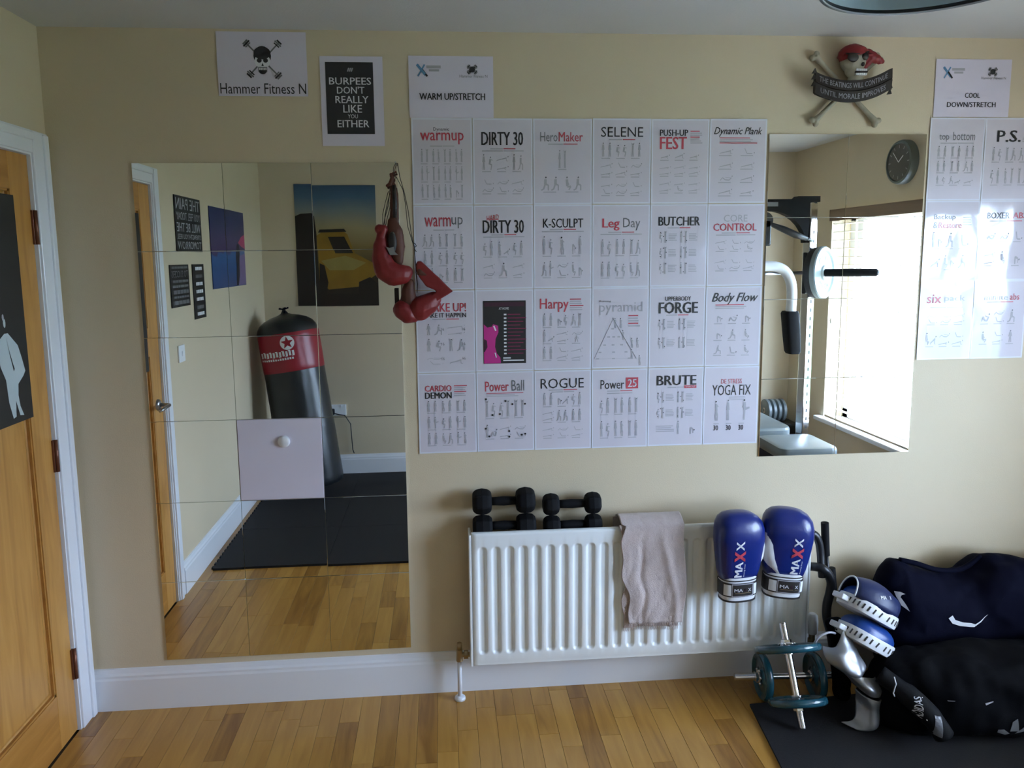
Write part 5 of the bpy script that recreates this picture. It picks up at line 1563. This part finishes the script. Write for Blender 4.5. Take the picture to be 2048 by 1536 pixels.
g = G(); g.tube(smooth_path([(2.60, -.30, .27), (2.615, -.31, .31), (2.65, -.31, .325), (2.68, -.30, .315)]), .004, 8); g.mk('edge_binding', m_lgrey, t, True)
# dark pouch behind it
t = thing('strap_bundle', 'bundle of dark straps with a metal ring above the silver fabric', 'strap', (2.70, -.24, .28))
g = chain([(2.760, -.225, .045), (2.752, -.225, .17), (2.715, -.235, .285), (2.70, -.24, .315), (2.725, -.235, .315), (2.755, -.225, .22)], [.034, .034, .028, .024, .024, .034])
g = remesh(g, .005, 3, .006, 14, .5)
for v in g.V: v.z = max(v.z, .0105)
g.mk('straps', m_blk, t, True)
g = G(); g.tube([(2.685, -.278, .335), (2.69, -.28, .33), (2.697, -.28, .318)], .005, 8); g.mk('ring', m_chrome, t, True)

# focus mitts
def mitt(label, c, sc, lower):
    t = thing('focus_mitt', label, 'focus pad', (c[0], c[1], c[2]), 'blue and white focus mitts on the bags')
    # local frame: X length (towards lower right), Y away from viewer, Z pad normal (up right)
    ang = math.radians(31)
    R = Matrix.Translation(c) @ Matrix.Rotation(ang, 4, 'Y') @ Matrix.Rotation(math.radians(-14), 4, 'X')
    a, b = .102*sc, .085*sc
    def outline(u, k=1.0): 
        ca, sa = math.cos(u), math.sin(u)
        return a*k*math.copysign(abs(ca)**.8, ca), b*k*math.copysign(abs(sa)**.8, sa)
    n = 48; rim = G(); V = []
    prof = [(.90, -.026), (.98, -.024), (1.0, -.016), (1.0, .012), (.98, .018), (.90, .020)]
    for k, zz in prof:
        for j in range(n):
            x, y = outline(2*PI*j/n, k); V.append((x, y, zz-.10*(x/a)*0+.35*(x*x)))
    m = len(prof)
    F = [(i*n+j, i*n+(j+1) % n, (i+1)*n+(j+1) % n, (i+1)*n+j) for i in range(m-1) for j in range(n)]
    F += [tuple(range(n-1, -1, -1)), tuple((m-1)*n+j for j in range(n))]
    rim.add(V, F); rim.xf(R); rim.mk('rim', m_wleath, t, True, angle=.8)
    # lacing
    lac = G()
    for k in range(17):
        u = PI*1.0+PI*1.15*k/17
        x, y = outline(u, 1.004); x2, y2 = outline(u+.05, 1.004)
        lac.tube([(x, y, -.012+.35*x*x), (x2, y2, .006+.35*x2*x2)], .0028, 6)
    lac.xf(R); o = lac.mk('lacing', m_dkl, t)
    # padded face
    g = G(); V = []; K = 7
    for i in range(K):
        q = i/(K-1); kk = .93*math.cos(q*PI/2)**.7 if i < K-1 else 0.02; zz = .018+.050*math.sin(q*PI/2)
        for j in range(n):
            x, y = outline(2*PI*j/n, kk); V.append((x, y, zz+.35*x*x))
    F = [(i*n+j, i*n+(j+1) % n, (i+1)*n+(j+1) % n, (i+1)*n+j) for i in range(K-1) for j in range(n)]+[tuple((K-1)*n+j for j in range(n))]
    g.add(V, F); g.xf(R); g.mk('pad', m_bblue, t, True)
    if not lower:
        # hand cover: an arch over the rear two thirds, open at the low end
        g = G(); V = []; nx, nt = 14, 20
        for i in range(nx+1):
            x = -a*.98+(a*1.62)*i/nx
            hw = b*1.0*math.sqrt(max(.05, 1-(x/(a*1.02))**2*.8)); hh = .066+.026*math.sin(PI*i/nx*.9)
            for j in range(nt+1):
                th = PI*j/nt
                V.append((x+.012*math.sin(th)*(1 if i == nx else 0), -hw*math.cos(th), .012+hh*math.sin(th)**.8+.35*x*x))
        A = nt+1; F = [(i*A+j, (i+1)*A+j, (i+1)*A+j+1, i*A+j+1) for i in range(nx) for j in range(nt)]
        g.add(V, F); g.xf(R); cv = g
        o = g.mk('hand_cover', m_dblue, t, True); so = o.modifiers.new('s', 'SOLIDIFY'); so.thickness = .004; so.offset = -1
        bv = bvh_of(cv)
        U = R.to_3x3() @ Vector((1, 0, 0)); N = R.to_3x3() @ Vector((0, 0, 1)); W = R.to_3x3() @ Vector((0, 1, 0))
        U2 = Vector((.97, .05, -.10)); V_ = Vector((0.05, .5, .85))
        project('lettering', [T2('MA', 0, .024, 0, .012, .05)+(0,), T2('X', .026, .036, 0, .012, .05)+(1,), T2('X', .038, .048, 0, .012, .05)+(0,)], Vector(c)+Vector((.010, -.30, .180)), U2, V_, (0, .9, -.42), bv, .002, [m_white, m_dblue], t)
        g = G(); P = [V[j*0+k] for k in range(nt+1)]
        g.tube([R @ Vector((p[0]+.0, p[1], p[2]+.001)) for p in P], .003, 6); g.mk('piping', m_wleath, t, True)
        g = G(); P = [V[i*A+int(nt*.72)] for i in range(nx+1)]
        g.tube([R @ Vector((p[0], p[1], p[2]+.002)) for p in P], .0022, 6); g.mk('piping', m_wleath, t, True)
    g = G(); g.box(-a-.03, -a+.02, -.028, .028, -.016, .004, bev=.004); g.xf(R @ Matrix.Translation((0, 0, .35*a*a))); g.mk('wrist_tab', m_wleath, t)
mitt('blue and white focus mitt with hand cover, upper of the stacked pair', (2.818, -.26, .376), 1.0, False)
mitt('blue and white focus mitt, lower of the stacked pair', (2.797, -.285, .280), .98, True)

# ================================================================== PUNCH BAG (seen in the tall mirror)
t = thing('punch_bag', 'black leaning punch bag with a red band and star badge in the corner', 'punch bag', (.44, -2.66, .013))
b0, b1 = Vector((.385, -2.55, .050)), Vector((.226, -2.62, 1.19))
ax = (b1-b0).normalized()
hL = (b1-b0).length
q = Vector((0, 0, 1)).rotation_difference(ax).to_matrix().to_4x4()
RB = Matrix.Translation(b0) @ q @ Matrix.Diagonal((1, 1, .947, 1))
SB = .985
def bagpart(name, prof, m, n=56, cap_=False):
    g = G(); V = []
    for r, h in prof:
        for j in range(n):
            a = 2*PI*j/n
            rr = r+.003*noise.noise(Vector((math.cos(a)*1.5, math.sin(a)*1.5, h*4)))*(1 if r > .1 else 0)-.0025*abs(noise.noise(Vector((math.cos(a)*3, math.sin(a)*3, h*14))))
            V.append((rr*SB*math.cos(a), rr*SB*math.sin(a), h))
    F = [(i*n+j, i*n+(j+1) % n, (i+1)*n+(j+1) % n, (i+1)*n+j) for i in range(len(prof)-1) for j in range(n)]
    if cap_: F.append(tuple(range(n-1, -1, -1)))
    g.add(V, F); g.xf(RB); return g.mk(name, m, t, True), g
bagpart('lower_skin', [(.19, .014), (.208, .02), (.214, .05)]+[(.214, .05+.84*k/24) for k in range(1, 25)], m_bagblk, cap_=True)
_, rg = bagpart('red_band', [(.2135, .885)]+[(.2155, .89+.27*k/8) for k in range(9)]+[(.2135, 1.165)], m_bagred)
bagpart('top_skin', [(.2145, 1.155), (.213, 1.18), (.205, 1.205), (.185, 1.235), (.15, 1.262), (.10, 1.283), (.05, 1.295), (.02, 1.31), (.008, 1.34), (.004, 1.35)], m_bagblk)
bvb = bvh_of(rg)
g = G()
for k in range(5):
    a = k*2*PI/5
    p = RB @ Vector((.03*math.cos(a), .03*math.sin(a), 1.29)); p2 = RB @ Vector((.0, 0, 1.335)); p3 = RB @ Vector((.035*math.cos(a+1), .035*math.sin(a+1), 1.345))
    g.tube([p, p2, p3], .006, 8)
g.mk('gathered_cords', m_navy, t, True)
D = Vector((-.08, -1, 0)); O = Vector((.262, -1.6, .975)); U = Vector((-1, 0, .0)); V_ = Vector((.0, 0, 1))
U = Vector((-1, 0, .0)); U = Vector((-.985, 0, -.15)).normalized(); V_ = Vector((-.15, 0, .985)).normalized()
def ring(cx, cy, r, n=24): return [(cx+r*math.cos(2*PI*k/n), cy+r*math.sin(2*PI*k/n)) for k in range(n)], [tuple(range(n))]
def star(cx, cy, r):
    return [(cx+(r if k % 2 == 0 else r*.42)*math.sin(PI*k/5), cy+(r if k % 2 == 0 else r*.42)*math.cos(PI*k/5)) for k in range(10)], [tuple(range(10))]
project('star_disc', [ring(-.085, .105, .048)+(0,)], O, U, V_, D, bvb, .002, [m_wleath], t, sub=2)
project('star', [star(-.085, .105, .044)+(0,)], O, U, V_, D, bvb, .0035, [m_bagred], t, sub=1)
sh = []
r5 = random.Random(5)
for k in range(11): sh.append(R2(-.12+k*.022, -.12+k*.022+.014, .018, .050)+(0,)); sh.append(R2(-.12+k*.022+.002, -.12+k*.022+.018, .050 if k % 2 else .014, .055 if k % 2 else .018)+(0,))
for k in range(14): sh.append(R2(-.11+k*.0165, -.11+k*.0165+.011, -.008, .002+r5.uniform(0, .005))+(0,))
project('lettering', sh, O, U, V_, D, bvb, .002, [m_wleath], t)

# ================================================================== MULTI GYM (seen in the smaller mirror)
t = thing('multi_gym', 'chrome multi gym with grey padded bench standing by the window', 'gym machine', (3.4, -1.95, 0))
def square_tube(g, a, b, w, m=0):
    a, b = Vector(a), Vector(b); g.tube([a, b], w*.707, 4, m)
def post(x, y):
    g = G(); g.box(x-.030, x+.030, y-.030, y+.030, .012, 1.97, bev=.007, rot=Matrix.Rotation(-.35, 4, 'Z')); o = g.mk('upright', m_chrome, t)
    g = G(); n_ = Vector((math.sin(.35), math.cos(.35), 0)); d_ = Vector((math.cos(.35), -math.sin(.35), 0))
    for k in range(28):
        c = Vector((x, y, .30+k*.055))+n_*.0306
        g.add([c-d_*.006-Vector((0, 0, .011)), c+d_*.006-Vector((0, 0, .011)), c+d_*.006+Vector((0, 0, .011)), c-d_*.006+Vector((0, 0, .011))], [(0, 1, 2, 3)])
    g.mk('adjustment_holes', m_black, o)['kind'] = 'stuff'
PX, PY = 3.672, -1.95
post(PX, PY)
post(2.95, PY)
g = G()
arcp = [(PX-.045-.25*(1-math.cos(a)), 1.72+.20*math.sin(a)) for a in [PI/2*k/8 for k in range(9)]]
arcq = [(2.995+.25*(1-math.cos(a)), 1.72+.20*math.sin(a)) for a in [PI/2*k/8 for k in range(8, -1, -1)]]
pr = [(PX+.045, 2.008), (PX+.045, 1.972), (PX-.012, 1.972), (PX-.030, 1.72)]+arcp+arcq+[(2.97, 1.72), (2.95, 1.972), (2.905, 1.972), (2.905, 1.99), (PX-.12, 1.99), (PX-.10, 2.008)]
g.prism(pr, lambda a, b, d: (a, PY-.030+d, b), .060); g.mk('top_beam', m_neo, t)
g = G(); g.box(3.36, 3.44, PY+.031, PY+.034, 1.945, 1.972); g.mk('beam_label', m_grey, t)
YB = -1.75
g = G(); g.tube([(3.551, YB, 1.741), (3.48, YB, 1.765), (3.40, YB, 1.80), (3.314, YB, 1.833), (3.22, YB, 1.86)], [.013, .021, .020, .012, .012], 12); g.mk('lat_bar', m_black, t, True)
g = G(); g.tube([(3.551, YB, 1.741), (3.665, -1.915, 1.735)], .012, 10); g.mk('bar_pivot', m_black, t, True)
g = G(); g.lathe([(0, -.02), (.045, -.02), (.05, 0), (.045, .02), (0, .02)], (3.28, YB, 1.855), (0, 1, 0), 24); g.box(3.245, 3.318, YB-.02, YB+.02, 1.70, 1.86, bev=.01); g.box(3.26, 3.285, YB-.01, YB+.01, .05, 1.72); g.mk('pulley_block', m_black, t)
g = G(); g.tube(smooth_path([(3.20, YB, 1.575), (3.30, YB, 1.578), (3.37, YB, 1.572), (3.42, YB, 1.545), (3.455, YB, 1.49), (3.468, YB, 1.42), (3.468, YB, 1.35), (3.466, YB, 1.29)]), .031, 18); g.mk('butterfly_arm', m_upvc, t, True)
g = G(); g.loft([(1.035, 3.488, YB, .034, .04), (1.05, 3.486, YB, .040, .048), (1.15, 3.476, YB, .044, .052), (1.285, 3.462, YB, .046, .052), (1.30, 3.462, YB, .040, .045)], 20, 4); g.mk('arm_pad', m_neo, t, True, angle=.7)
g = G(); g.tube([(3.10, YB-.06, 1.53), (3.64, -1.935, 1.53)], .012, 10); g.mk('cross_bar', m_steel, t, True)
def pad(name, poly, z0, z1):
    g = G(); n = len(poly)
    cx_ = sum(p[0] for p in poly)/n; cy_ = sum(p[1] for p in poly)/n
    V = []
    for k, z in ((.97, z0), (1, z0+.012), (1, z1-.02), (.97, z1-.006), (.90, z1)):
        for p in poly: V.append((cx_+(p[0]-cx_)*k, cy_+(p[1]-cy_)*k, z))
    F = [(i*n+j, i*n+(j+1) % n, (i+1)*n+(j+1) % n, (i+1)*n+j) for i in range(4) for j in range(n)]+[tuple(range(n-1, -1, -1)), tuple(4*n+j for j in range(n))]
    g.add(V, F); return g.mk(name, m_pad, t, True, angle=.6)
def rrect(x0, x1, y0, y1, r, k=5):
    out = []
    for cx_, cy_, a0 in ((x1-r, y1-r, 0), (x0+r, y1-r, PI/2), (x0+r, y0+r, PI), (x1-r, y0+r, 1.5*PI)):
        for i in range(k+1):
            a = a0+PI/2*i/k; out.append((cx_+r*math.cos(a), cy_+r*math.sin(a)))
    return out
pad('seat', rrect(3.30, 3.66, -1.82, -1.455, .05), .435, .505)
pad('bench_pad', rrect(3.25, 3.575, -2.60, -1.86, .08), .46, .535)
g = G()
for (x, y) in ((3.42, -1.50), (3.40, -2.5)): g.box(x-.025, x+.025, y-.025, y+.025, .06, .45)
g.box(3.385, 3.435, -2.55, -1.48, .40, .44); g.box(3.385, 3.435, -2.6, -1.42, .013, .06); g.box(2.9, 3.72, PY-.03, PY+.03, .0135, .055); g.box(3.2, 3.7, -2.6, -2.54, .0135, .055)
g.mk('base_frame', m_black, t)
# press handle with its plate, pointing out from the upright towards the mirror and the window
hp, hq = Vector((3.712, -1.85, 1.530)), Vector((3.925, -1.596, 1.534))
hd_ = (hq-hp).normalized()
w0 = hp-hd_*.055
g = G(); R_ = Vector((0, 0, 1)).rotation_difference(hd_)
bk = G(); bk.box(-.075, .075, -.012, .012, -.13, .13, bev=.006)
yawh = math.atan2(hd_.y, hd_.x)-PI/2
bk.xf(Matrix.Translation(hp-hd_*.085) @ Matrix.Rotation(yawh, 4, 'Z')); bk.mk('carriage', m_black, t)
g = G(); g.tube([Vector((PX+.01, PY+.02, 1.53)), hp-hd_*.075], .022, 12); g.mk('carriage_arm', m_black, t, True)
g = G(); g.tube([hp-hd_*.06, hp+hd_*.02], .016, 14); g.mk('pin', m_steel, t, True)
g = G(); g.tube([hp+hd_*.005, hq-hd_*.012, hq], [.024, .024, .014], 20); g.mk('bar_grip', m_neo, t, True, angle=.7)
def bigplate(c, r, th, m):
    g = G(); g.lathe([(.02, -th/2), (r*.25, -th/2), (r*.3, -th*.25), (r*.8, -th*.25), (r*.86, -th/2), (r*.97, -th/2), (r, -th*.3), (r, th*.3), (r*.97, th/2), (r*.86, th/2), (r*.8, th*.25), (r*.3, th*.25), (r*.25, th/2), (.02, th/2)], c, hd_, 48)
    return g.mk('weight_plate', m, None, True, angle=.6, base=c)
m_greyiron = M('grey_painted_iron', (.20, .24, .24), .45, bump=.2, var=.1)
tag(bigplate(hp-hd_*.038, .160, .036, m_rubber), 'black rubber weight plate behind the grey iron plate on the multi gym', 'weight')
wp = bigplate(hp, .166, .036, m_greyiron)
tag(wp, 'grey iron weight plate with raised lettering, in front of the window', 'weight')
g = G(); ux = Vector((-hd_.y, hd_.x, 0)); uz = Vector((0, 0, 1))
for k, ch in enumerate('10 KG'):
    if ch == ' ': continue
    V2, F2 = textgeo(ch, .03); a = PI*.5-(k-2)*-.34
    for ph in (0, PI):
        a2 = a+ph; rad_ = ux*math.cos(a2)+uz*math.sin(a2); tan_ = -ux*math.sin(a2)+uz*math.cos(a2)
        g.add([hp+hd_*.0105+rad_*(.09+(py-.5)*.04)+tan_*((px-.5)*.032) for px, py in V2], F2)
g.mk('raised_lettering', m_grey, wp)

# weights kept in the rear corner
t = thing('storage_box', 'low dark box in the rear corner behind the gym bench', 'box', (3.865, -2.83, .0))
g = G(); g.box(3.70, 4.03, -2.93, -2.73, .001, .330, bev=.004); g.mk('body', m_black, t)
g = G(); g.box(3.69, 4.04, -2.94, -2.72, .331, .350, bev=.004); g.mk('lid', m_black, t)
for k, x in enumerate((3.825, 3.865, 3.905, 3.945)):
    nm = ('first', 'second', 'third', 'last')[k]
    t = thing('weight_disc', 'grey weight disc standing on the corner box, %s of four from the bench side' % nm, 'weight', (x, -2.83, .351), 'weight discs in the rear corner')
    g = G(); r = .088
    g.lathe([(.013, -.012), (r*.9, -.015), (r, -.010), (r, .010), (r*.9, .015), (.013, .012), (.013, -.012)], (x, -2.83, .351+r), (1, 0, 0), 40); g.mk('disc', m_pad, t, True, angle=.6)
    g = G(); g.lathe([(.012, -.016), (.022, -.016), (.022, .016), (.012, .016)], (x, -2.83, .351+r), (1, 0, 0), 20); g.mk('hub', m_chrome, t, True, angle=.6)
